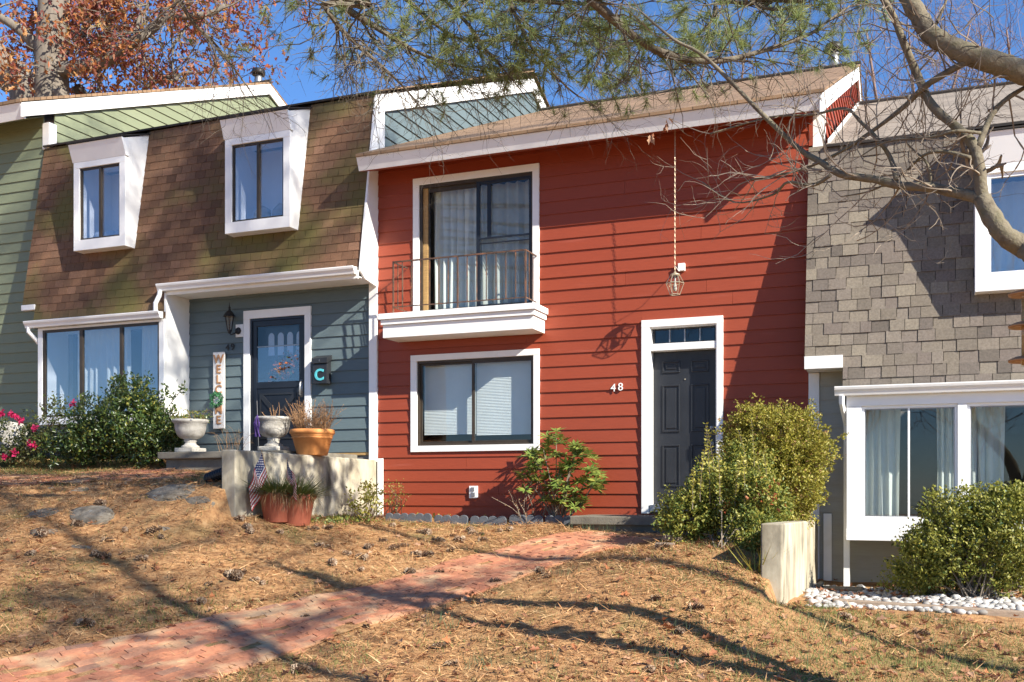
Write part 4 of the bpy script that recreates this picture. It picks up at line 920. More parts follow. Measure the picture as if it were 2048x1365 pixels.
# white pebbles
px_ = rng.uniform(1615, 2100, 1500); py_ = 1190 + (px_ - 1640) * .045 + rng.uniform(-16, 26, 1500)
m = MB(); base = [(math.cos(t) * math.cos(p), math.sin(t) * math.cos(p), math.sin(p)) for p in (-1.1, -.35, .35, 1.1) for t in np.linspace(0, 2 * math.pi, 7)[:-1]]
cnt = 0
for a, b in zip(px_, py_):
    if cnt > 900: break
    if random.random() < .25 and a > 1850: continue
    g = on_ground(a, b)
    if g.y < -3.35 or g.y > -.05 or g.x < 6.38: continue
    s = random.uniform(.022, .05); sx, sy, szz = s * random.uniform(.8, 1.4), s * random.uniform(.8, 1.3), s * random.uniform(.45, .7); ro = random.uniform(0, 6.28)
    i0 = len(m.v)
    for q in base:
        X_, Y_ = q[0] * sx, q[1] * sy; m.v.append((g.x + X_ * math.cos(ro) - Y_ * math.sin(ro), g.y + X_ * math.sin(ro) + Y_ * math.cos(ro), g.z + szz * .6 + q[2] * szz))
    for k in range(3):
        for q in range(6): m.f.append((i0 + k * 6 + q, i0 + k * 6 + (q + 1) % 6, i0 + (k + 1) * 6 + (q + 1) % 6, i0 + (k + 1) * 6 + q)); m.m.append(0)
    m.f.append(tuple(i0 + 18 + q for q in range(6))); m.m.append(0); cnt += 1
obj('white_pebbles', m, 'pebble', None, True, kind='stuff')
# timber edging of the pebble bed
for (p, q, lab) in (((1665, 1208), (1885, 1222), 'weathered landscape timber edging the white pebbles, nearer the retaining wall'), ((1890, 1222), (2100, 1238), 'weathered landscape timber edging the white pebbles at the right picture edge')):
    A_, B_ = on_ground(*p), on_ground(*q); A_.z = h1(A_.x, A_.y); B_.z = h1(B_.x, B_.y); d = (B_ - A_).normalized(); nn = Vector((-d.y, d.x, 0)) * .045
    tag(obj('landscape_timber', MB().prism([A_ - nn + Vector((0, 0, -.05)), A_ + nn + Vector((0, 0, -.05)), A_ + nn + Vector((0, 0, .05)), A_ - nn + Vector((0, 0, .05))], B_ - A_), 'timber', None, bevel=.012), lab, 'timber', 'timbers edging the pebble bed')
# splash block by the downspout
g = on_ground(1665, 1175)
tag(obj('splash_block', MB().box(6.43, 6.95, -.95, -.62, h1(6.7, -.8) - .02, h1(6.7, -.8) + .05).box(6.43, 6.49, -.95, -.62, h1(6.7, -.8) + .05, h1(6.7, -.8) + .10), 'concrete_dark', None, bevel=.015), 'grey concrete splash block under the white downspout', 'splash block')

# scalloped edging along the red wall
ED = [(770, 862, 'nearest the retaining wall'), (868, 935, 'second from the retaining wall'), (940, 1012, 'under the outlet shadow, middle of the row'), (1018, 1085, 'below the leafy shrub'), (1090, 1160, 'last before the doorstep')]
for (p, q, lab) in ED:
    A_, B_ = at(p, 1040, -.62), at(q, 1040, -.62); k = max(4, int((B_.x - A_.x) / .115)); wd = (B_.x - A_.x) / k; zb = min(h1(A_.x, -.62), h1(B_.x, -.62)) - .06; zt = max(h1(A_.x, -.62), h1(B_.x, -.62)) + .075
    pts = [(A_.x, -.62, zb), (B_.x, -.62, zb)]
    for i in range(k - 1, -1, -1):
        for t in np.linspace(0, math.pi, 7)[:-1]: pts.append((A_.x + wd * (i + .5) + wd * .5 * math.cos(t), -.62, zt + .045 * math.sin(t)))
    pts.append((A_.x, -.62, zt))
    tag(obj('garden_edging', MB().prism(pts, (0, .035, 0)), 'edging_slate', None, bevel=.006), 'dark scalloped garden edging piece ' + lab, 'edging', 'scalloped edging along the red wall')

# rocks half buried in the slope
RK = [(170, 980, .22, .1), (100, 975, .18, .08), (355, 985, .42, .13), (105, 1025, .36, .10), (185, 1030, .40, .18), (40, 1040, .34, .08), (200, 1050, .15, .07), (115, 1065, .34, .08), (335, 1060, .18, .08), (170, 1095, .30, .09), (395, 1000, .24, .1), (75, 948, .20, .07), (730, 1085, .18, .06), (690, 1082, .16, .05), (840, 1130, .20, .05), (765, 1115, .15, .05), (270, 1058, .2, .06), (1115, 1062, .28, .07)]
RL = ['grey rock in the upper left slope shadow', 'low rock by the upper brick path', 'long lichen rock left of the drain pipe', 'flat grey rock left of the humped rock', 'largest humped grey rock on the left slope', 'dark flat rock near the left picture edge', 'small pale rock just below the humped rock', 'flat rock beside the big dark pine cone', 'small round rock below the retaining wall corner', 'low flat rock lowest on the left slope', 'rock half hidden in straw under the retaining wall', 'lone rock on the grass strip below the roses', 'small square stone among the pine cones, right one', 'small square stone among the pine cones, left one', 'flat stone at the edge of the brick path', 'pale flat stone above the brick path', 'thin rock beside the small pale rock', 'flat stone by the doorstep corner']
for i, ((a, b, s, h_), lab) in enumerate(zip(RK, RL)):
    c = on_ground(a, b); r_ = random.Random(i); m = MB(); nL, nM = 5, 12; off = [[r_.uniform(.82, 1.15) for _ in range(nM)] for _ in range(nL)]
    for L_ in range(nL):
        p = L_ / (nL - 1) * 1.5
        for q in range(nM):
            t = 2 * math.pi * q / nM; k = math.cos(min(p, 1.5)) * off[L_][q]
            m.v.append((s * k * math.cos(t), s * .55 * k * math.sin(t), h_ * .52 * math.sin(p) * (.9 + .2 * off[L_][(q + 3) % nM]) - .035))
    for L_ in range(nL - 1):
        for q in range(nM): m.f.append((L_ * nM + q, L_ * nM + (q + 1) % nM, (L_ + 1) * nM + (q + 1) % nM, (L_ + 1) * nM + q)); m.m.append(0)
    m.f.append(tuple((nL - 1) * nM + q for q in range(nM))); m.m.append(0)
    me, _ = m.mesh('rock', True, center=False); me.materials.append(MATS['rock'])
    sy = (h1(c.x, c.y + .2) - h1(c.x, c.y - .2)) / .4; sx = (h1(c.x + .2, c.y) - h1(c.x - .2, c.y)) / .4; o = link('rock', me, c - Vector((0, 0, .012)), rot=(math.atan(sy), -math.atan(sx), r_.uniform(-.3, .4))); tag(o, lab, 'rock', 'rocks half buried in the lawn')
    o['label'] = lab
# loose bricks
for (a, b, lab, rz) in ((1345, 1090, 'loose tan brick lying tilted on top beside the path', .5), (1330, 1098, 'loose tan brick lying flat in front of the wild shrub', .1)):
    c = on_ground(a, b); o = box('loose_brick', -.10, .10, -.05, .05, -.03, .03, 'timber', None, .006); o.location = c + Vector((0, 0, .03 + (.035 if rz > .3 else 0))); o.rotation_euler = (.1, .12 if rz > .3 else 0, rz)
    tag(o, lab, 'brick', 'loose bricks by the path')
# pine cones
m = MB(); r_ = random.Random(2)
for i in range(62):
    u = i / 61; p = Vector((-.055 + .12 * u, 0, 0)); rr = .033 * math.sin(math.pi * min(1, .18 + .80 * u)) ** .7; t = i * 2.39996
    d = Vector((.45 - .9 * (u < .25) * .6, math.cos(t), math.sin(t))).normalized(); s_ = Vector((0, -math.sin(t), math.cos(t)))
    tip = p + d * rr * 1.15; w = .009
    i0 = len(m.v); m.v += [tuple(p + s_ * w * .6), tuple(p - s_ * w * .6), tuple(tip - s_ * w), tuple(tip + Vector((.006, 0, 0)) + d * .004), tuple(tip + s_ * w)]
    m.f.append((i0, i0 + 1, i0 + 2, i0 + 3, i0 + 4)); m.m.append(0)
m.tube([(-.05, 0, 0), (.0, 0, 0), (.06, 0, 0)], [.008, .017, .005], 6)
cone_me, _ = m.mesh('pine_cone', center=False); cone_me.materials.append(MATS['cone_wood'])
CN = [(470, 1161), (455, 1153), (418, 1175), (510, 1165), (525, 1172), (480, 1150), (403, 1210), (610, 1240), (170, 1255), (62, 1112), (85, 1074), (210, 1118), (190, 1115), (322, 1078), (250, 1066), (310, 1066), (215, 1085), (155, 1055), (285, 1122), (245, 975), (203, 1012), (480, 1043), (520, 1037), (540, 1040), (495, 1060), (625, 1062), (500, 1068), (655, 1060), (690, 1040), (720, 1038), (785, 1055), (855, 1070), (840, 1068), (875, 1085), (940, 1065), (960, 1072), (965, 1085), (905, 1075), (920, 1085), (900, 1105), (945, 1070), (735, 1100), (740, 1095), (640, 1095), (660, 1097), (695, 1112), (665, 1132), (725, 1120), (722, 1145), (830, 1110), (850, 1115), (810, 1095), (790, 1102), (765, 1085), (845, 1068), (820, 1150), (990, 1170), (1000, 1065), (1020, 1062), (1080, 1148), (1040, 1155), (1300, 1345), (880, 1300), (905, 1335), (1360, 1268), (1390, 1225), (1340, 1315), (1310, 1205), (1840, 1272), (1690, 1240), (600, 1350), (560, 1070), (880, 1150), (1095, 1158), (760, 1040), (1325, 1040 + 60)]
cones = []
for i, (a, b) in enumerate(CN):
    c = on_ground(a, b); r_ = random.Random(i * 7); on_b = bool(in_path(np.array([c.x]), np.array([c.y]))[0])
    sc = r_.uniform(.7, 1.25)
    if (a, b) in ((470, 1161), (85, 1074)): sc = 1.7
    o = link('pine_cone', cone_me, c + Vector((0, 0, .028 * sc)), rot=(r_.uniform(0, 6), r_.uniform(-.2, .2), r_.uniform(-.9, .9) + (3.14 if r_.random() < .5 else 0)), scale=(sc * r_.uniform(.85, 1.3), sc, sc))
    cones.append((a, b, o))
ORD = ['first', 'second', 'third', 'fourth', 'fifth', 'sixth', 'seventh', 'eighth', 'ninth', 'tenth', 'eleventh', 'twelfth', 'thirteenth', 'fourteenth', 'fifteenth', 'sixteenth', 'seventeenth', 'eighteenth']
ZN = [('near the left picture edge', 80, 1090), ('around the small rocks on the left slope', 240, 1070), ('in the cluster left of the brick path', 470, 1160), ('in front of the clay pots', 530, 1050), ('on the straw below the retaining wall', 670, 1100), ('just below the scalloped edging', 800, 1070), ('on the straw below the outlet', 940, 1075), ('on or beside the brick path', 930, 1155), ('on the lawn right of the path', 1340, 1280), ('nearest the pebble bed', 1770, 1255), ('along the bottom of the picture', 760, 1330)]
zone = {}
for a, b, o in cones: zone.setdefault(min(ZN, key=lambda q: (q[1] - a) ** 2 + 4 * (q[2] - b) ** 2)[0], []).append((a, b, o))
for zn, L_ in zone.items():
    for k, (a, b, o) in enumerate(sorted(L_, key=lambda q: q[:2])): tag(o, 'pine cone lying ' + zn + (', ' + ORD[k] + ' from the left there' if len(L_) > 1 else ''), 'pine cone', 'pine cones on the lawn and path')
# corrugated drain pipe
A_, B_ = att(415, 958, 12.75), Vector((-.19, -3.18, .58)); d = (B_ - A_).normalized(); L_ = (B_ - A_).length; pts, rr = [], []
for i in range(25): pts.append(A_ + d * L_ * i / 24); rr.append(.075 if i % 2 else .064)
dp = tag(obj('drain_pipe', MB().tube(pts, rr, 14, False), 'plastic_black', None), 'black corrugated drain pipe sticking out left of the retaining wall', 'pipe')
obj('pipe_bore', MB().tube([A_ + d * .004, A_ + d * .2], [.058, .055], 14, False), 'plastic_black', dp)

# ================================================================== pots, urns, flags on and under the retaining wall
def urn(base, lab, grp):
    t = thing('garden_urn', lab, 'urn', base, grp); b = Vector(base)
    obj('plinth', MB().box(b.x - .155, b.x + .155, b.y - .155, b.y + .155, b.z, b.z + .06), 'cast_stone', t, bevel=.01)
    obj('bowl', MB().lathe([(0, .06), (.13, .06), (.125, .085), (.085, .11), (.075, .14), (.09, .155), (.09, .17), (.08, .18), (.15, .205), (.19, .25), (.215, .33), (.225, .41), (.25, .425), (.255, .45), (.24, .465), (.205, .455), (.19, .38), (0, .37)], b, 28, flute=.012, nfl=14), 'cast_stone', t, True)
    obj('potting_soil', MB().lathe([(0, .405), (.10, .41), (.2, .40)], b, 16), 'soil', t)
    return t
u1 = (-.66, -1.74, .852); u2 = (-2.05, -1.76, .852)
urn(u1, 'pale cast stone urn with a few bare stalks in front of door 49', 'urns on the porch of number 49'); urn(u2, 'pale cast stone urn with trailing greens on the left porch corner', 'urns on the porch of number 49')
def stalks(name, lab, cat, c, n, spread, h0, h1_, rad, material, leaf=None, droop=0, leafn=4, lsize=(.02, .01), lean=(0, 0), group=None, wig=.12):
    m = MB(); P, D = [], []
    for i in range(n):
        a = random.uniform(0, 6.283); k = math.sqrt(random.random()); p = Vector((c[0] + math.cos(a) * spread * .6 * k, c[1] + math.sin(a) * spread * .6 * k, c[2])); d = Vector((math.cos(a) * k * .45 + lean[0], math.sin(a) * k * .45 + lean[1], 1)).normalized()
        L_ = random.uniform(h0, h1_); pts = [p.copy()]
        for s in range(5):
            d = (d + Vector((random.gauss(0, wig), random.gauss(0, wig), -droop * (s / 4)))).normalized(); p = p + d * L_ / 5; pts.append(p.copy())
            if leaf:
                for _ in range(leafn): P.append(p - d * random.uniform(0, L_ / 5)); D.append(Vector((random.gauss(0, 1), random.gauss(0, 1), random.gauss(.3, .5))))
        m.tube(pts, [rad * (1 - .12 * s) for s in range(6)], 3, False)
    o = obj(name, m, material, None)
    if leaf: quads_np('leaf', [tuple(q) for q in P], [tuple(q) for q in D], rdir(len(P)), rng.uniform(lsize[0] * .7, lsize[0] * 1.3, len(P)), lsize[1], leaf, o)
    return tag(o, lab, cat, group)
stalks('dry_stalks', 'few brown bare stalks standing in the urn by door 49', 'plant', (u1[0], u1[1], u1[2] + .39), 7, .15, .12, .30, .006, 'dry_stems', 'dry_stems', 0, 3, (.02, .008))
stalks('trailing_plant', 'yellow-green trailing plant spilling from the urn on the left porch corner', 'plant', (u2[0], u2[1], u2[2] + .40), 26, .30, .15, .42, .003, 'dry_stems', 'wild_leaves', .9, 3, (.035, .018))
stalks('dried_grass_plumes', 'straw-coloured dried fronds between the left urn and the WELCOME board', 'plant', (-1.55, -1.5, .86), 16, .30, .25, .55, .003, 'dry_stems', 'pot_grass_dry', .5, 3, (.06, .004), group=None)
ob = Vector((-.09, -1.66, .785))
t = thing('terracotta_pot', 'large orange terracotta pot standing on the concrete wall', 'pot', ob)
obj('pot_body', MB().lathe([(0, 0), (.20, 0), (.205, .01), (.262, .225), (.272, .23), (.275, .24), (.268, .25), (.277, .262), (.285, .272), (.282, .285), (.30, .29), (.305, .31), (.30, .345), (.285, .352), (.272, .34), (.26, .29), (0, .28)], ob, 36), 'terracotta', t, True)
obj('potting_soil', MB().lathe([(0, .30), (.15, .305), (.268, .298)], ob, 18), 'soil', t)
stalks('dead_flowers', 'mass of dry brown flower stems filling the large orange pot', 'plant', (ob.x, ob.y, ob.z + .29), 230, .33, .22, .52, .0035, 'dry_stems', 'dry_stems', .06, 3, (.018, .010), wig=.22)
def red_pot(base, lab, r_, h_):
    t = thing('clay_pot', lab, 'pot', base, 'clay pots under the retaining wall')
    obj('pot_body', MB().lathe([(0, 0), (r_ * .66, 0), (r_ * .69, .01), (r_ * .92, h_ * .80), (r_ * 1.0, h_ * .84), (r_ * 1.04, h_ * .90), (r_ * 1.0, h_), (r_ * .92, h_ * .99), (r_ * .88, h_ * .85), (0, h_ * .83)], base, 32), 'terracotta_red', t, True)
    return t
p1 = on_ground(592, 1050); p1 = Vector((p1.x, p1.y, h1(p1.x, p1.y) - .02)); p2 = att(528, 1042, 12.55); p2 = Vector((max(p2.x, .28), p2.y, h1(max(p2.x, .28), p2.y) - .01))
red_pot(p1, 'red clay pot of grass standing in full sun under the retaining wall', .24, .39); red_pot(p2, 'red clay pot in shade behind the sunlit one, holding a small flag', .22, .38)
for pb, lab, mt in ((p1, 'tuft of green ornamental grass in the sunlit red clay pot', 'pot_grass'), (p2, 'tuft of yellowing ornamental grass in the shaded red clay pot', 'pot_grass')):
    n = 700; a = rng.uniform(0, 6.283, n); k = np.sqrt(rng.random(n)); P = np.stack([pb.x + .16 * k * np.cos(a), pb.y + .16 * k * np.sin(a), np.full(n, pb.z + .34)], 1)
    D = np.stack([np.cos(a) * (.3 + .8 * k), np.sin(a) * (.3 + .8 * k), rng.uniform(.35, 1.1, n)], 1)
    g = tag(quads_np('ornamental_grass', P, D, np.tile((0, 0, 1.), (n, 1)) + rdir(n) * .2, rng.uniform(.26, .50, n), .013, mt, shape='blade', fold=-.35), lab, 'grass', 'grasses in the clay pots')
    n = 260; a = rng.uniform(0, 6.283, n); P = np.stack([pb.x + .23 * np.cos(a), pb.y + .23 * np.sin(a), np.full(n, pb.z + .40)], 1)
    quads_np('dry_blades', P, np.stack([np.cos(a) * rng.uniform(.15, .9, n), np.sin(a) * rng.uniform(.15, .9, n), rng.uniform(-1, .15, n)], 1), np.tile((0, 0, 1.), (n, 1)), rng.uniform(.14, .32, n), .008, 'pot_grass_dry', g, shape='blade', fold=-.2)
mat('flag_red', (0.42, 0.03, 0.04), 0.8, 'noise', 20, 0.1, translucent=.25); mat('flag_white', (0.72, 0.70, 0.68), 0.8, 'noise', 20, 0.08, translucent=.25); mat('flag_blue', (0.035, 0.05, 0.14), 0.8, 'noise', 20, 0.1, translucent=.2)
mat('purple_cloth', (0.07, 0.035, 0.16), 0.8, 'noise', 20, 0.2)
def small_flag(foot, top, hoist, fly, lab, sway, seed):
    """limp little stick flag: hoist down the stick, fly end sagging"""
    t = thing('stick_flag', lab, 'flag', foot, 'small flags in the clay pots'); foot, top = Vector(foot), Vector(top)
    obj('stick', MB().tube([foot, top], .004, 5), 'tan_wood', t)
    sd_ = (top - foot).normalized(); m = MB(); NU, NV = 20, 13
    def pt(u, v):
        q = top - sd_ * (.02 + hoist * v); s_ = u * fly
        return q + Vector((sway[0] * s_, sway[1] * s_ + .028 * math.sin(u * 8 + v * 2 + seed) * u ** .5, -math.sqrt(max(0, 1 - sway[0] ** 2 - sway[1] ** 2)) * s_ * .92)) + Vector((.012 * math.sin(u * 11 + seed), 0, 0)) * u
    G = [[pt(i / NU, j / NV) for j in range(NV + 1)] for i in range(NU + 1)]
    for i in range(NU):
        for j in range(NV):
            mi = 2 if (i < NU * .42 and j < 7) else (0 if j % 2 == 0 else 1); m.quad(G[i][j], G[i][j + 1], G[i + 1][j + 1], G[i + 1][j], mi=mi)
    c = obj('cloth', m, ['flag_red', 'flag_white', 'flag_blue'], t)
    st = MB()
    for a in range(6):
        for b in range(5):
            u, v = (.05 + a * .068) * 1.0, (.05 + b * .10)
            p = pt(u, v); e1 = (pt(u + .02, v) - p).normalized(); e2 = (pt(u, v + .02) - p); e2 = (e2 - e1 * e2.dot(e1)).normalized(); nn = e1.cross(e2)
            for sg_ in (1, -1): st.quad(*[p + nn * .0015 * sg_ + (e1 * math.cos(w) + e2 * math.sin(w)) * .0085 for w in (0, 1.57, 3.14, 4.71)])
    obj('stars', st, 'flag_white', c, kind='stuff')
small_flag(p2 + Vector((.02, -.12, .3)), att(523, 900, 12.3), .30, .50, 'small striped flag with stars leaning above the shaded clay pot, the larger one', (-.30, -.12), 1.0)
small_flag(p1 + Vector((-.10, -.05, .3)), att(574, 916, 12.25), .24, .38, 'smaller furled striped flag with stars above the sunlit clay pot', (.46, -.12), 2.3)
pf = thing('furled_banner', 'thin leaning stick with furled purple cloth in the urn by door 49', 'flag', (u1[0] - .16, u1[1] - .12, .86))
tp, bt = att(514, 802, 13.75), Vector((u1[0] - .10, u1[1] - .20, .86))
obj('stick', MB().tube([bt, tp], .005, 5), 'metal_grey', pf)
m = MB(); q0 = bt + (tp - bt) * .72
for i in range(6): m.tube([q0, q0 + Vector((random.uniform(-.05, .04), random.uniform(-.03, .02), -.12)), q0 + Vector((random.uniform(-.06, .05), random.uniform(-.03, .02), -.30))], [.004, .014, .006], 5)
obj('cloth', m, 'purple_cloth', pf)

# ================================================================== shrubs
def shrub(name, lab, cat, base, blobs, mats, lsize, stem_mat='twig', clump=14, flat=.35, group=None, stems=10, cl_r=.07, shape='leaf', fold=.25):
    """blobs: (centre, radii, leaves). Leaves sit in clumps along short outward shoots, thicker near the surface"""
    base = Vector(base); t = thing(name, lab, cat, base, group); m = MB(); P, D, N, W = [], [], [], []
    for (c, rad, nl) in blobs:
        c = np.array(c); rad = np.array(rad); k = max(1, nl // clump); d = rdir(k); r_ = .45 + .55 * rng.random(k) ** .45; lump = 1 + .16 * np.sin(d[:, 0] * 5 + c[0] * 7) * np.cos(d[:, 2] * 6 + c[1] * 5) + .10 * rng.normal(size=k)
        cc = c + d * rad * (r_ * lump)[:, None]
        for i in range(k):
            out = d[i] * .9 + np.array((0, -.05, .45)) + rng.normal(size=3) * .35; out /= np.linalg.norm(out); q = rng.random(clump)
            P.append(cc[i] + out * (q * cl_r * 1.6)[:, None] + rng.normal(size=(clump, 3)) * cl_r * .35)
            D.append(out * .6 + rng.normal(size=(clump, 3)) * .75); N.append(np.array((0, 0, 1)) * flat + rng.normal(size=(clump, 3)) * .6 + out * .3)
        for i in range(min(stems, k)):
            e = Vector(cc[i]); b0 = base + Vector((random.gauss(0, .06), random.gauss(0, .06), 0)); md = b0.lerp(e, .5) + Vector((random.gauss(0, .05), random.gauss(0, .05), .05)); m.tube([b0, md, e], [.008, .005, .002], 4, False)
    P, D, N = np.concatenate(P), np.concatenate(D), np.concatenate(N); n = len(P); sel = rng.random(n); lo = 0
    if m.f: obj('stems', m, stem_mat, t, kind='stuff')
    tot = sum(w for _, w in mats)
    for mn, w in mats:
        hi = lo + w / tot; s = (sel >= lo) & (sel < hi + (1e-9 if hi > .999 else 0)); lo = hi
        if s.sum(): quads_np('foliage', P[s], D[s], N[s], rng.uniform(.7, 1.3, s.sum()) * lsize[0], rng.uniform(.8, 1.2, s.sum()) * lsize[1], mn, t, shape=shape, fold=fold)
    return t
gz = lambda x, y: h1(x, y)
shrub('boxwood_shrub', 'dense rounded yellow-green shrub beside the black door', 'shrub', (5.95, -1.15, gz(5.9, -1.15)),
      [((5.98, -1.15, .82), (.62, .52, .46), 26000), ((6.12, -1.2, .38), (.44, .48, .48), 15000), ((5.75, -1.1, .45), (.42, .45, .45), 5000), ((5.70, -1.1, 1.22), (.10, .12, .16), 250), ((5.78, -1.2, 1.25), (.05, .05, .2), 120), ((6.05, -1.15, 1.25), (.10, .10, .14), 200)],
      [('boxwood_leaves', 1), ('dry_stems', .05)], (.034, .021), cl_r=.045, stems=5)
wb = on_ground(1450, 1098)
shrub('wild_shrub', 'tangled low green and yellow shrub sprawling beside the doorstep', 'shrub', (wb.x, wb.y, wb.z),
      [(tuple(att(1455, 1000, 11.3)), (.42, .4, .33), 7500), (tuple(att(1375, 1035, 11.3)), (.28, .35, .24), 5000), (tuple(att(1520, 1010, 10.9)), (.24, .3, .32), 4200), (tuple(att(1490, 940, 11.6)), (.26, .3, .30), 3000), (tuple(att(1500, 1070, 10.6)), (.2, .2, .24), 2000), (tuple(att(1420, 960, 11.5)), (.2, .2, .22), 900)],
      [('wild_leaves', .7), ('yellow_leaves', .2), ('privet_leaves', .2)], (.040, .024), cl_r=.06, stems=1)
tag(quads_np('orange_seedling', np.array(att(1530, 995, 10.7)) + rng.normal(size=(70, 3)) * (.07, .05, .07), rdir(70), rdir(70), .07, .04, 'orange_leaves', shape='lobed', kind='stuff'), 'rust orange seedling leaves poking out of the tangled shrub above the wall end', 'plant')
SPX = [1400, 1420, 1432, 1440, 1500, 1510, 1525, 1490, 1385, 1535, 1470]
for i, (a, b, h_, tt) in enumerate([(1400, 985, .62, 11.4), (1420, 990, .80, 11.5), (1432, 985, .85, 11.6), (1440, 990, .55, 11.3), (1500, 985, .78, 11.5), (1510, 975, .85, 11.7), (1525, 990, .50, 11.2), (1490, 1000, .55, 11.2), (1385, 1000, .42, 11.3), (1535, 970, .45, 11.3), (1470, 1000, .5, 11.3)]):
    p0 = att(a, b, tt - .45); m = MB(); P, D = [], []; dx = random.uniform(-.18, .12); pts = [p0 + Vector((dx * s * s * h_, random.uniform(-.01, .01), h_ * s - .1)) for s in np.linspace(0, 1, 8)]; m.tube(pts, [.005 - .0005 * s for s in range(8)], 4, False)
    for s in np.linspace(.15, 1, 20):
        q = p0 + Vector((dx * s * s * h_, 0, h_ * s - .1)); w = random.uniform(0, 3.14)
        for sg_ in (0, 3.14): P.append(tuple(q)); D.append((math.cos(w + sg_), math.sin(w + sg_), .5))
    o = tag(obj('yellow_sprig', m, 'twig', None), 'upright yellow-leaved sprig rising from the tangled shrub, ' + ORD[sorted(SPX).index(a)] + ' from the left', 'plant', 'yellow sprigs by the door')
    quads_np('leaf', P, D, rdir(len(P)), .042, .030, 'yellow_leaves', o)
# strap-leaved plant at the foot of the right wall
pb = on_ground(1510, 1150); n = 34; a = rng.uniform(0, 6.283, n)
tag(quads_np('iris_leaves', np.tile((pb.x, pb.y + .1, pb.z), (n, 1)) + rng.normal(size=(n, 3)) * (.06, .06, 0), np.stack([np.cos(a) * .5, np.sin(a) * .5, rng.uniform(.5, 1.3, n)], 1), np.tile((0, 0, 1.), (n, 1)) + rdir(n) * .3, rng.uniform(.25, .48, n), .018, 'yellow_leaves', shape='blade', fold=-.3), 'clump of arching yellow-green strap leaves at the foot of the right retaining wall', 'plant')
shrub('privet_shrub', 'broad leafy yellow-green shrub under the white bay window at the right', 'shrub', (8.1, -1.75, gz(8.1, -1.75)),
      [(tuple(att(1930, 1100, 11.0)), (.52, .5, .40), 11000), (tuple(att(2030, 1080, 10.8)), (.45, .5, .5), 10000), (tuple(att(1850, 1130, 11.1)), (.28, .35, .28), 4200), (tuple(att(1905, 1040, 11.1)), (.25, .25, .22), 2200), (tuple(att(1985, 1020, 10.9)), (.30, .3, .2), 2600), (tuple(att(1855, 1015, 11.1)), (.05, .05, .16), 120), (tuple(att(1875, 1010, 11.1)), (.05, .05, .17), 120), (tuple(att(2015, 1000, 10.9)), (.07, .07, .16), 180), (tuple(att(2090, 1080, 10.8)), (.4, .4, .45), 2500)],
      [('privet_leaves', 1), ('yellow_leaves', .12), ('holly_leaves', .12)], (.042, .024), cl_r=.07, stems=12)
shrub('small_seedling', 'small green seedling shrub at the left foot of the privet', 'shrub', (tuple(on_ground(1790, 1185))), [(tuple(att(1790, 1168, 11.6)), (.12, .12, .07), 260)], [('privet_leaves', 1)], (.035, .02), stems=4)
hb = on_ground(240, 918)
shrub('holly_shrub', 'large dark green glossy shrub in front of the blue bay window', 'shrub', (hb.x, hb.y, hb.z),
      [(tuple(att(265, 850, 15.2)), (.52, .45, .46), 8500), (tuple(att(190, 880, 15.4)), (.52, .4, .30), 5600), (tuple(att(310, 880, 15.0)), (.36, .4, .34), 4200), (tuple(att(255, 795, 15.3)), (.26, .25, .26), 1200), (tuple(att(335, 840, 15.0)), (.22, .2, .16), 600), (tuple(att(170, 830, 15.4)), (.22, .2, .22), 650), (tuple(att(345, 790, 15.0)), (.16, .08, .06), 130), (tuple(att(385, 850, 14.8)), (.20, .08, .06), 160), (tuple(att(120, 900, 15.4)), (.3, .3, .2), 800)],
      [('holly_leaves', 1), ('wild_leaves', .18), ('yellow_leaves', .03)], (.055, .028), cl_r=.075, stems=12)
rb = on_ground(45, 918)
rose = shrub('rose_bush', 'straggly rose bush with pink blooms at the left edge', 'shrub', (rb.x, rb.y, rb.z),
      [(tuple(att(20, 880, 15.6)), (.4, .3, .26), 900), (tuple(att(75, 895, 15.5)), (.28, .3, .2), 800), (tuple(att(120, 825, 15.6)), (.20, .2, .16), 300), (tuple(att(90, 845, 15.6)), (.2, .2, .2), 300), (tuple(att(5, 910, 15.4)), (.3, .3, .12), 500)], [('rose_leaves', 1)], (.05, .03), clump=8, cl_r=.08, stems=14)
for (a, b) in [(4, 829), (22, 827), (32, 834), (68, 858), (62, 887), (69, 891), (27, 903), (9, 915), (146, 808), (40, 841)]:
    n = 26; quads_np('rose_bloom', np.array(att(a, b, 15.2)) + rng.normal(size=(n, 3)) * .018, rdir(n), rdir(n), .05, .045, 'rose_petals', rose)
bl = on_ground(15, 918); o = tag(obj('boulder', MB().lathe([(0, -.2), (.42, -.2), (.50, .05), (.48, .30), (.36, .46), (.15, .50), (0, .50)], (0, 0, 0), 14, flute=.05, nfl=5), 'cast_stone', None, True), 'pale cream boulder behind the rose bush at the left edge', 'boulder'); o.location = att(12, 880, 15.95); o.scale = (.9, .6, .8)
# rhododendron: whorls of long leaves on bare crooked stems
t = thing('rhododendron', 'leggy long-leaved green shrub against the red wall right of the window', 'shrub', (3.05, -.45, -.12)); m = MB(); P, D, N, L_ = [], [], [], []
r_ = random.Random(5); whorls = []
RC = [(1115, 880), (1095, 895), (1140, 895), (1165, 900), (1070, 905), (1055, 920), (1085, 925), (1120, 915), (1150, 925), (1180, 935), (1060, 945), (1045, 950), (1095, 950), (1130, 945), (1190, 950), (1165, 960), (1110, 970), (1075, 965), (1140, 975), (1185, 975), (1055, 975), (1125, 995), (1155, 985), (1100, 1000), (1165, 1000), (1140, 1015), (1090, 980), (1150, 905), (1105, 870), (1130, 930), (1120, 1010), (1155, 1010), (1070, 935), (1085, 905), (1175, 915), (1195, 965)]
for (a, b) in RC:
    for k in range(4): whorls.append(at(a + r_.uniform(-12, 12), b + r_.uniform(-8, 8), -.45 + r_.uniform(-.28, .2)))
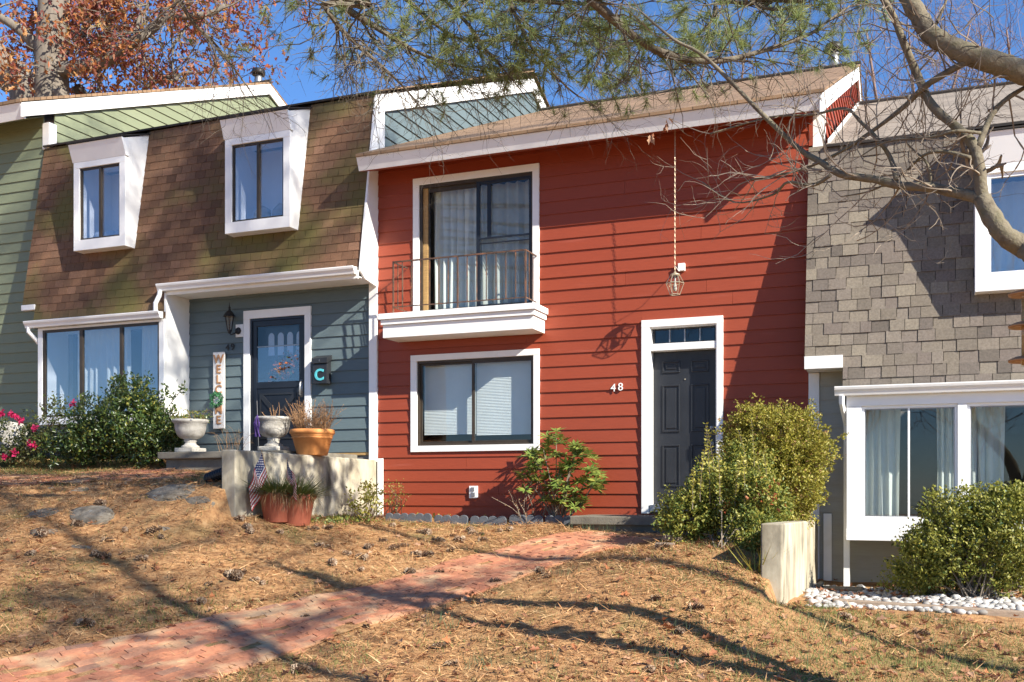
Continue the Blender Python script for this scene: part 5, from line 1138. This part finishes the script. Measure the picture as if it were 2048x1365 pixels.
for wpt in whorls:
    up = Vector((r_.gauss(0, .35), r_.gauss(-.15, .35), 1)).normalized(); e1 = up.orthogonal().normalized(); e2 = up.cross(e1); k = r_.randint(7, 11); off = r_.uniform(0, 6)
    for i in range(k):
        th_ = off + i * 6.283 / k; d = (e1 * math.cos(th_) + e2 * math.sin(th_) + up * r_.uniform(-.2, .5)).normalized(); P.append(tuple(wpt)); D.append(tuple(d)); N.append(tuple(up + d * -.2)); L_.append(r_.uniform(.10, .165))
    if r_.random() < .2: b0 = Vector((3.0 + r_.uniform(-.12, .12), -.42, -.12)); m.tube([b0, b0.lerp(wpt, .5) + Vector((r_.gauss(0, .05), r_.gauss(0, .04), -.04)), wpt], [.011, .008, .005], 5, False)
obj('stems', m, 'twig', t, kind='stuff'); quads_np('leaf', P, D, N, L_, .044, 'rhodo_leaves', t, fold=.15)
# little plants at the wall foot
shrub('variegated_shrub', 'small yellow-variegated shrub at the foot of the retaining wall corner', 'shrub', tuple(on_ground(735, 1040)), [(tuple(att(735, 1005, 14.2)), (.20, .15, .20), 420), (tuple(att(745, 985, 14.4)), (.08, .08, .14), 120)], [('yellow_leaves', 1), ('privet_leaves', .5)], (.05, .028), clump=8, stems=6)
shrub('boxwood_seedling', 'sparse twiggy little shrub against the red wall corner', 'shrub', tuple(on_ground(785, 1035)), [(tuple(att(785, 985, 14.7)), (.12, .10, .10), 150), (tuple(att(800, 1000, 14.7)), (.1, .08, .1), 60)], [('privet_leaves', 1), ('dry_stems', .4)], (.03, .016), clump=6, stems=8)
for (a, b, k, lab) in ((690, 1046, 260, 'low green weeds at the foot of the retaining wall beside the pot'), (650, 1050, 120, 'small weed tuft near the sunlit clay pot'), (880, 1042, 90, 'small dry seedlings behind the edging near the outlet')):
    c = on_ground(a, b); P = np.array(c) + rng.normal(size=(k, 3)) * (.22, .10, .0) + np.stack([np.zeros(k)] * 2 + [rng.uniform(0, .08, k)], 1)
    tag(quads_np('weeds', P, rdir(k) + (0, 0, .7), rdir(k), .05, .025, 'wild_leaves'), lab, 'weeds')
stalks('dead_azalea', 'twiggy nearly leafless little shrub left of the long-leaved shrub', 'shrub', (2.62, -.5, -.1), 16, .25, .35, .75, .005, 'twig', 'dry_stems', 0, 2, (.025, .012), wig=.2)
# bird feeder hanging at the right edge
fc = att(2053, 640, 6.1); bf = thing('bird_feeder', 'hanging tube bird feeder with copper perching trays at the right edge', 'bird feeder', fc)
obj('tube', MB().lathe([(0, -.28), (.03, -.28), (.03, .14), (0, .14)], fc, 14), 'glass', bf, True)
for z in (.155, -.035, -.24): obj('tray', MB().lathe([(0, .0), (.06, -.004), (.098, -.012), (.102, .002), (.06, .02), (.0, .024)], fc + Vector((0, 0, z)), 20), 'copper', bf, True)
obj('seed', MB().lathe([(0, -.27), (.027, -.27), (.027, .12), (0, .12)], fc, 12), 'tan_wood', bf, True)
obj('hanger', MB().tube([fc + Vector((0, 0, .17)), fc + Vector((.01, 0, .42))], .003, 4), 'metal_dark', bf)

# ================================================================== trees
def smooth(pts, k=4):
    P = [Vector(p) for p in pts]; out = []
    for i in range(len(P) - 1):
        a, b, c, d = P[max(i - 1, 0)], P[i], P[i + 1], P[min(i + 2, len(P) - 1)]
        for s in range(k):
            t = s / k; out.append(.5 * ((2 * b) + (c - a) * t + (2 * a - 5 * b + 4 * c - d) * t * t + (-a + 3 * b - 3 * c + d) * t ** 3))
    out.append(P[-1]); return out
def limb(m, pts, r0, r1, n=8, k=4, knob=.06, rnd=random):
    S = smooth(pts, k); q = len(S) - 1; rad = [(r0 + (r1 - r0) * i / q) * (1 + rnd.uniform(-knob, knob)) for i in range(q + 1)]
    m.tube(S, rad, n); return S, rad
def twig(m, p, d, L_, r, depth, rnd, tips, wig=.28, up=.06, side=3, n=4):
    k = 5; pts = [p.copy()]; q = p.copy()
    for i in range(k):
        d = (d + Vector((rnd.gauss(0, wig), rnd.gauss(0, wig), rnd.gauss(up, wig)))).normalized(); q = q + d * L_ / k; pts.append(q.copy())
        if depth > 0 and i > 0 and rnd.random() < side / k:
            s = (d + Vector((rnd.gauss(0, .8), rnd.gauss(0, .8), rnd.gauss(.15, .7)))).normalized(); twig(m, q.copy(), s, L_ * rnd.uniform(.45, .75), r * .62, depth - 1, rnd, tips, wig, up, side, max(3, n - 1))
    m.tube(pts, [r * (1 - .13 * i) for i in range(k + 1)], n, False); tips.append((q, d))
# ---- bare tree at the right, limbs reaching across the view
def C8(x, y, t): return att(1600 + x / 2.4375, y / 2.4375, t)
bt = thing('bare_tree', 'pale-barked leafless tree reaching in from the right edge', 'tree', (9.35, -7.15, h1(9.35, -7.15)))
rnd = random.Random(21); m = MB(); tips = []; g0 = h1(9.35, -7.15)
A0 = C8(1150, 1245, 5.9)
S, _ = limb(m, [(9.35, -7.15, g0 - .1), (9.30, -7.10, g0 + .5), (9.15, -7.0, g0 + 1.2), (9.0, -6.92, .75), (8.62, -6.9, 1.25), A0], .125, .072, 10, rnd=rnd)
limb(m, [(9.15, -7.0, g0 + 1.2), (9.35, -6.8, .9), (9.45, -6.6, 1.8), (9.1, -6.6, 2.45), C8(1150, 375, 6.1)], .11, .075, 10, rnd=rnd)
obj('trunk', m, 'bark_pale', bt, True)
LB = [([A0, C8(1092, 1205, 6), C8(1000, 1150, 6), C8(930, 1050, 6.05), C8(888, 970, 6.1)], .066, .050),
      ([C8(888, 970, 6.1), C8(760, 940, 6.2), C8(640, 915, 6.3), C8(490, 905, 6.4), C8(360, 875, 6.5), C8(200, 850, 6.6), C8(100, 790, 6.7), C8(0, 730, 6.8), att(1531, 235, 6.9), att(1413, 117, 7.1), att(1347, 79, 7.2), att(1283, 25, 7.3)], .036, .007),
      ([C8(888, 970, 6.1), C8(872, 800, 6.1), C8(840, 700, 6.15), C8(760, 620, 6.2), C8(640, 510, 6.3), C8(570, 360, 6.4), C8(510, 220, 6.4), C8(450, 70, 6.45), C8(380, -40, 6.5)], .036, .018),
      ([C8(868, 720, 6.12), C8(930, 570, 6.2), C8(1000, 490, 6.2), C8(1100, 425, 6.2), C8(1180, 380, 6.2)], .022, .010),
      ([C8(1150, 375, 6.1), C8(1060, 345, 6.1), C8(960, 310, 6.1), C8(830, 270, 6.1), C8(720, 220, 6.15), C8(640, 170, 6.2), C8(580, 80, 6.25), C8(525, -20, 6.3), C8(500, -140, 6.3)], .074, .050),
      ([C8(815, 300, 6.1), C8(690, 370, 6.2), C8(600, 430, 6.3), C8(520, 510, 6.4), C8(380, 620, 6.5), C8(200, 740, 6.7), C8(0, 830, 6.9), att(1500, 360, 7.0)], .024, .006),
      ([C8(470, 880, 6.4), C8(440, 770, 6.5), C8(370, 670, 6.5), C8(300, 600, 6.6), C8(220, 530, 6.7), C8(60, 560, 6.9), att(1540, 235, 7.0), att(1420, 268, 7.1)], .016, .005),
      ([C8(830, 770, 6.1), C8(700, 740, 6.2), C8(600, 760, 6.3), C8(500, 850, 6.5), C8(350, 930, 6.6), C8(200, 960, 6.8)], .012, .004),
      ([C8(640, 900, 6.3), C8(620, 800, 6.3), C8(540, 720, 6.4), C8(520, 700, 6.4)], .010, .004),
      ([C8(880, 650, 6.1), C8(760, 640, 6.1), C8(640, 670, 6.2), C8(430, 690, 6.4), C8(300, 760, 6.5)], .011, .004),
      ([C8(640, 170, 6.2), C8(690, 60, 6.2), C8(730, -40, 6.2)], .012, .006), ([C8(150, 855, 6.6), C8(60, 905, 6.7), C8(-60, 890, 6.8), att(1545, 390, 7.0), att(1470, 405, 7.2), att(1405, 365, 7.3)], .013, .004)]
for i, (pts, r0, r1) in enumerate(LB):
    m = MB(); S, rad = limb(m, pts, r0, r1, 8, 5, .08, rnd); tw = MB()
    for k in range(3 if i < 2 else 2, len(S) - 1):
        if i == 0: break
        if rnd.random() < (.42 if r0 < .03 else .26):
            d = (S[k + 1] - S[k]).normalized(); sd_ = (d * rnd.uniform(.1, .7) + Vector((rnd.gauss(-.2, .6), rnd.gauss(0, .6), rnd.gauss(.1, .8)))).normalized(); twig(tw, S[k].copy(), sd_, rnd.uniform(.25, .62), min(.007, rad[k] * .5), 2, rnd, tips, .26, .05, 2.6, 4)
    twig(tw, S[-1].copy(), (S[-1] - S[-2]).normalized(), .4, r1 * .8, 2, rnd, tips, .25, .05, 3, 4)
    o = obj('limb', m, 'bark_pale', bt, True)
    if tw.f: obj('twigs', tw, 'twig', o, kind='stuff')
for i, (a, b) in enumerate(((1304, 270), (1334, 240))):
    tag(quads_np('withered_leaf', np.array(att(a, b, 7.2)) + rng.normal(size=(4, 3)) * .012, rng.normal(size=(4, 3)) * .4 + (0, 0, -1), rdir(4), .07, .035, 'fallen_leaves', shape='lobed'), ('pale withered leaf caught on the bare twig tip below the eave' if i == 0 else 'dark withered leaf on the bare twig over the white fascia'), 'leaf')
# ---- white pine overhead
pt_base = Vector((-3.4, -8.7, h1(-3.4, -8.7)))
pine = thing('white_pine', 'white pine with long needled boughs hanging over the roofs', 'tree', pt_base); rnd = random.Random(33)
m = MB(); limb(m, [pt_base - Vector((0, 0, .2)), pt_base + Vector((.05, 0, 3)), pt_base + Vector((0, .1, 7)), pt_base + Vector((.1, 0, 11)), pt_base + Vector((0, 0, 15))], .30, .08, 12, rnd=rnd); obj('trunk', m, 'bark_pine', pine, True)
def c6(x, y, t): return att(550 + x / 3.15, y / 3.15, t)
def c7(x, y, t): return att(1150 + x / 3.15, y / 3.15, t)
def c5(x, y, t): return att(x / 3.413, y / 3.413, t)
tr = lambda h_: pt_base + Vector((.05, 0, h_))
# (points, start radius, end radius, needle amount, twig length)
PB_ = [([tr(7.2), c7(-250, -260, 8.3), c7(100, 0, 8.4), c7(250, 130, 8.5), c7(430, 270, 8.6), c7(600, 350, 8.6), c7(800, 385, 8.6), c7(1000, 370, 8.7), c7(1250, 300, 8.8), c7(1480, 215, 9.0), c7(1600, 130, 9.1), c7(1730, 40, 9.2)], .05, .008, .95, .62),
       ([tr(6.9), c6(200, -140, 8.8), c6(370, 0, 8.8), c6(500, 90, 8.9), c6(650, 180, 9.0), c6(760, 250, 9.0), c6(900, 330, 9.1), c6(1080, 400, 9.2), c6(1300, 450, 9.3)], .045, .007, .9, .75),
       ([tr(6.6), c6(200, -60, 8.4), c6(300, 30, 8.4), c6(420, 190, 8.5), c6(560, 320, 8.6), c6(720, 460, 8.7), c6(830, 570, 8.7), c6(920, 680, 8.8)], .028, .005, .12, .55),
       ([tr(6.2), c5(1100, -170, 8.2), c5(1220, 0, 8.3), c5(1330, 170, 8.4), c5(1450, 280, 8.5), c5(1600, 470, 8.6), c5(1720, 640, 8.7)], .026, .005, .03, .60),
       ([tr(7.4), c6(900, -200, 8.8), c6(1070, 0, 8.9), c6(1230, 170, 9.0), c6(1320, 300, 9.0), c6(1450, 450, 9.1), c6(1540, 560, 9.1)], .024, .005, 1.0, .6),
       ([tr(7.7), c6(1400, -160, 8.7), c6(1470, 0, 8.8), c6(1520, 110, 8.8), c6(1600, 270, 8.9), c6(1680, 380, 9.0), c6(1850, 560, 9.1), c6(1980, 650, 9.1)], .026, .005, .9, .6),
       ([tr(7.9), c7(700, -160, 9.4), c7(880, 20, 9.4), c7(840, 160, 9.4), c7(700, 240, 9.4), c7(450, 262, 9.4), c7(200, 300, 9.5), c7(60, 420, 9.5)], .024, .005, .8, .55),
       ([tr(8.0), c7(900, -200, 9.2), c7(1100, 0, 9.3), c7(1250, 60, 9.3), c7(1450, 40, 9.4), c7(1700, 20, 9.5)], .03, .006, 1.3, .75),
       ([tr(7.0), c6(500, -160, 9.4), c6(800, -20, 9.5), c6(980, 130, 9.5), c6(1150, 240, 9.5), c6(1400, 260, 9.5), c6(1700, 230, 9.5)], .03, .006, 1.1, .7),
       ([c7(600, 350, 8.6), c7(700, 440, 8.6), c7(800, 560, 8.65), c7(880, 700, 8.7)], .012, .003, .25, .30),
       ([tr(7.6), c6(1600, -120, 9.2), c6(1800, 20, 9.3), c6(1950, 150, 9.3), c6(2048, 330, 9.4), c7(60, 560, 9.4)], .024, .005, .9, .6)]
NP, ND = [], []
def tuft(p, d, k):
    p = np.array(p); d = np.array(d); q = rng.normal(size=(k, 3)) * .55 + d * .85 + (0, 0, .05); NP.append(p - d * rng.uniform(0, .09, (k, 1))); ND.append(q)
for bi, (pts, r0, r1, amt, tl) in enumerate(PB_):
    m = MB(); S, rad = limb(m, pts, r0, r1, 7, 6, .07, rnd); o = obj('bough', m, 'bark_pine', pine, True); tw = MB(); tot = len(S)
    for k in range(int(tot * (.10 if bi < 9 else .02)), tot - 1):
        for rep_ in range(2):
            if rnd.random() > .60: continue
            d = (S[k + 1] - S[k]).normalized(); sd_ = (d * rnd.uniform(.4, 1.0) + Vector((rnd.gauss(0, .65), rnd.gauss(0, .65), rnd.gauss(-.12, .45)))).normalized(); tp = []
            twig(tw, S[k].copy(), sd_, tl * rnd.uniform(.5, 1.15), min(.008 if amt > .2 else .011, rad[k] * .45), 2 if amt > .2 else 3, rnd, tp, .2, -.02 if amt > .2 else -.10, 2.4, 3)
            for (p, dd) in tp:
                if rnd.random() < amt * .62 and p.z > 3.9: tuft(p, dd, rnd.randint(30, 52))
    twig(tw, S[-1].copy(), (S[-1] - S[-2]).normalized(), .4, r1, 2, rnd, [], .2, -.05, 3, 3)
    obj('twigs', tw, 'bark_pine', o, kind='stuff')
P, D = np.concatenate(NP), np.concatenate(ND); n = len(P)
quads_np('needles', P, D, rdir(n), rng.uniform(.08, .14, n), .0052, 'pine_needles', pine, shape='blade', fold=-.12)
print('pine needles', n)
# ---- oak with rust leaves behind the left roofs
def c1(x, y, t): return att(x / 2.73, y / 2.73, t)
ob_ = c1(285, 700, 34); ob_.z = h1(ob_.x, ob_.y)
oak = thing('oak_tree', 'large oak with rusty autumn leaves behind the left roof', 'tree', ob_); rnd = random.Random(8)
m = MB(); S, rad = limb(m, [ob_ - Vector((0, 0, .3)), c1(285, 900, 34), c1(285, 560, 34), c1(280, 300, 34), c1(287, 100, 34), c1(292, -60, 34), c1(300, -300, 34)], .62, .42, 14, knob=.03, rnd=rnd); obj('trunk', m, 'bark_oak', oak, True)
OL = [([c1(300, 400, 34), c1(340, 385, 33.8), c1(450, 365, 33.6), c1(560, 340, 33.4), c1(640, 290, 33.2), c1(740, 220, 33), c1(830, 160, 33), c1(900, 100, 33), c1(1030, 90, 33), c1(1150, 75, 33), c1(1230, 30, 33)], .28, .07),
      ([c1(270, 330, 34), c1(150, 200, 34), c1(60, 130, 34), c1(-60, 60, 34)], .24, .12), ([c1(330, 160, 34.2), c1(450, 210, 34.4), c1(500, 310, 34.5), c1(540, 400, 34.6), c1(540, 500, 34.6)], .13, .06),
      ([c1(345, 560, 33.6), c1(330, 500, 33.6)], .26, .26), ([c1(420, 480, 35), c1(480, 560, 35)], .2, .2), ([c1(750, 200, 33), c1(760, 100, 33), c1(820, 20, 33)], .07, .04), ([c1(780, 500, 34), c1(840, 450, 34), c1(950, 440, 34), c1(1000, 400, 34), c1(1120, 400, 34)], .08, .03),
      ([c1(450, 200, 34.3), c1(480, 120, 34.3), c1(440, 0, 34.3)], .09, .05), ([c1(930, 100, 33), c1(940, 250, 33), c1(945, 400, 33)], .035, .02)]
LP = []
for pts, r0, r1 in OL:
    m = MB(); S, rad = limb(m, pts, r0, r1, 8, 4, .05, rnd); o = obj('limb', m, 'bark_oak', oak, True); tw = MB(); tp = []
    for k in range(2, len(S)):
        if len(pts) > 2 and rnd.random() < .7: twig(tw, S[k].copy(), Vector((rnd.gauss(0, .8), rnd.gauss(0, .5), rnd.gauss(0, .8))).normalized(), rnd.uniform(1.2, 2.6), .035, 2, rnd, tp, .3, 0, 2.8, 4)
    if tw.f: obj('twigs', tw, 'bark_oak', o, kind='stuff')
    LP += [p for p, _ in tp if rnd.random() < .4]
for _ in range(80):
    x_, y_ = rnd.choice([(rnd.uniform(-60, 240), rnd.uniform(0, 430)), (rnd.uniform(300, 560), rnd.uniform(200, 560)), (rnd.uniform(900, 1480), rnd.uniform(-20, 420)), (rnd.uniform(1050, 1400), rnd.uniform(-40, 160)), (rnd.uniform(520, 760), rnd.uniform(150, 420)), (rnd.uniform(560, 1000), rnd.uniform(360, 520)), (rnd.uniform(780, 1100), rnd.uniform(-40, 90)), (rnd.uniform(300, 620), rnd.uniform(-40, 100))])
    LP.append(c1(x_, y_, rnd.uniform(34.6, 37)))
P, D = [], []
for p in LP:
    k = rnd.randint(14, 30); P.append(np.array(p) + rng.normal(size=(k, 3)) * (.34, .30, .24)); D.append(rng.normal(size=(k, 3)) * .7 + (0, 0, -.5))
P, D = np.concatenate(P), np.concatenate(D); n = len(P)
quads_np('leaves', P, D, rdir(n), rng.uniform(.18, .34, n), rng.uniform(.09, .17, n), 'oak_leaves', oak, shape='lobed')
s2 = c1(130, 620, 38); s2.z = h1(s2.x, s2.y); t2 = thing('oak_tree', 'leaning grey oak trunk left of the large oak at the picture edge', 'tree', s2); m = MB(); limb(m, [s2 - Vector((0, 0, .3)), c1(150, 620, 38), c1(60, 440, 38), c1(-10, 320, 38), c1(-120, 150, 38)], .62, .40, 12, knob=.03, rnd=rnd); obj('trunk', m, 'bark_oak', t2, True)
# ---- bare woods behind the roofs, each tree its own
def bare(seed, H):
    r_ = random.Random(seed); m = MB(); tips = []; top = Vector((r_.uniform(-.6, .6), r_.uniform(-.6, .6), H)); S, rad = limb(m, [(0, 0, -.5), (r_.uniform(-.2, .2), 0, H * .35), (r_.uniform(-.4, .4), r_.uniform(-.3, .3), H * .7), top], H * .009, .02, 6, 5, .03, r_)
    tw = MB()
    for k in range(6, len(S)):
        for q in range(3):
            a = r_.uniform(0, 6.283); d = Vector((math.cos(a), math.sin(a), r_.uniform(.35, 1.0))).normalized(); twig(tw, S[k].copy(), d, H * r_.uniform(.13, .26) * (1.25 - k / len(S) * .6), rad[k] * .3, 3, r_, tips, .2, .10, 3.2, 3)
    a, _ = m.mesh('trunk', True, center=False); a.materials.append(MATS['twig_far']); b, _ = tw.mesh('branches', center=False); b.materials.append(MATS['twig_far']); return a, b
kinds = [bare(3, 13), bare(14, 15)]
WD = [(1760, 30, 0, 'bare reddish tree just right of the red gable'), (1830, 36, 1, 'tall bare tree behind the grey roof, left of the thick limb'), (1900, 30, 1, 'bare tree behind the middle of the grey roof'), (1970, 33, 0, 'bare tree behind the grey roof under the thick limb'), (2040, 31, 0, 'bare tree behind the grey roof at the right edge'), (1480, 40, 0, 'bare tree showing faintly behind the red ridge, right of the pine bough'), (1380, 42, 1, 'bare tree showing faintly behind the red ridge, middle one'), (1290, 40, 0, 'bare tree showing faintly behind the red ridge, left one'), (2110, 34, 1, 'bare tree half beyond the right edge')]
for i, (px, tt, k, lab) in enumerate(WD):
    p = att(px, 980, tt); p.z = h1(p.x, p.y); want = att(px, 60 if px > 1700 else 120, tt).z - p.z; H = (13, 15)[k]; t = thing('bare_woods_tree', lab, 'tree', p, 'bare trees behind the roofs'); sc = want / H
    for nm, me_ in (('trunk', kinds[k][0]), ('branches', kinds[k][1])):
        o = link(nm, me_, p, t, rot=(0, 0, i * 1.7), scale=(sc * 1.1, sc * 1.1, sc))

# ---- two tall pines on the next lawn to the right; their shade dapples the left houses and slope
def tall_pine(x, y, H, zlo, rmax, lab, seed, ncl):
    b = Vector((x, y, h1(x, y))); t = thing('tall_pine', lab, 'tree', b, 'tall pines beyond the right edge'); r_ = random.Random(seed); m = MB(); limb(m, [b - Vector((0, 0, .3)), b + Vector((.1, 0, H * .4)), b + Vector((0, .1, H * .8)), b + Vector((0, 0, H))], .11, .03, 9, rnd=r_)
    P, D = [], []; br = MB()
    for i in range(ncl):
        u = r_.random(); z = zlo + (H - zlo) * u; rr = rmax * (1 - .55 * u) * math.sqrt(r_.uniform(.1, 1)); a = r_.uniform(0, 6.283); c = b + Vector((rr * math.cos(a), rr * math.sin(a), z)); k = 150
        br.tube([b + Vector((0, 0, z - .3)), c], [.03, .008], 4, False); P.append(np.array(c) + rng.normal(size=(k, 3)) * (.34, .34, .12)); D.append(rdir(k) + (0, 0, .2))
    P, D = np.concatenate(P), np.concatenate(D); n = len(P)
    obj('trunk', m, 'bark_pine', t, True); obj('branches', br, 'bark_pine', t, kind='stuff'); quads_np('needles', P, D, rdir(n), .20, .035, 'pine_needles', t, shape='blade', fold=-.1)
tall_pine(16.6, -8.3, 23.5, 16.0, 3.4, 'slender tall pine beyond the right edge, nearer the houses', 4, 80)
tall_pine(15.4, -11.6, 17, 9.6, 3.3, 'tall pine beyond the right edge, farther from the houses', 9, 52)

# ---- trees across the road behind the viewer, mirrored in the bay windows
for i, (x, y, k, sc, lab) in enumerate(((5.5, -27, 1, .8, 'bare tree across the road mirrored in the left panes of the white bay window'), (9.5, -31, 0, .9, 'bare tree across the road mirrored in the right panes of the white bay window'), (1.5, -34, 1, .75, 'bare tree across the road farther left behind the viewer'))):
    p = Vector((x, y, h1(x, y))); t = thing('roadside_tree', lab, 'tree', p, 'bare trees across the road')
    for nm, me_ in (('trunk', kinds[k][0]), ('branches', kinds[k][1])): link(nm, me_, p, t, rot=(0, 0, 1 + i * 2.1), scale=(sc * 1.5, sc * 1.5, sc))
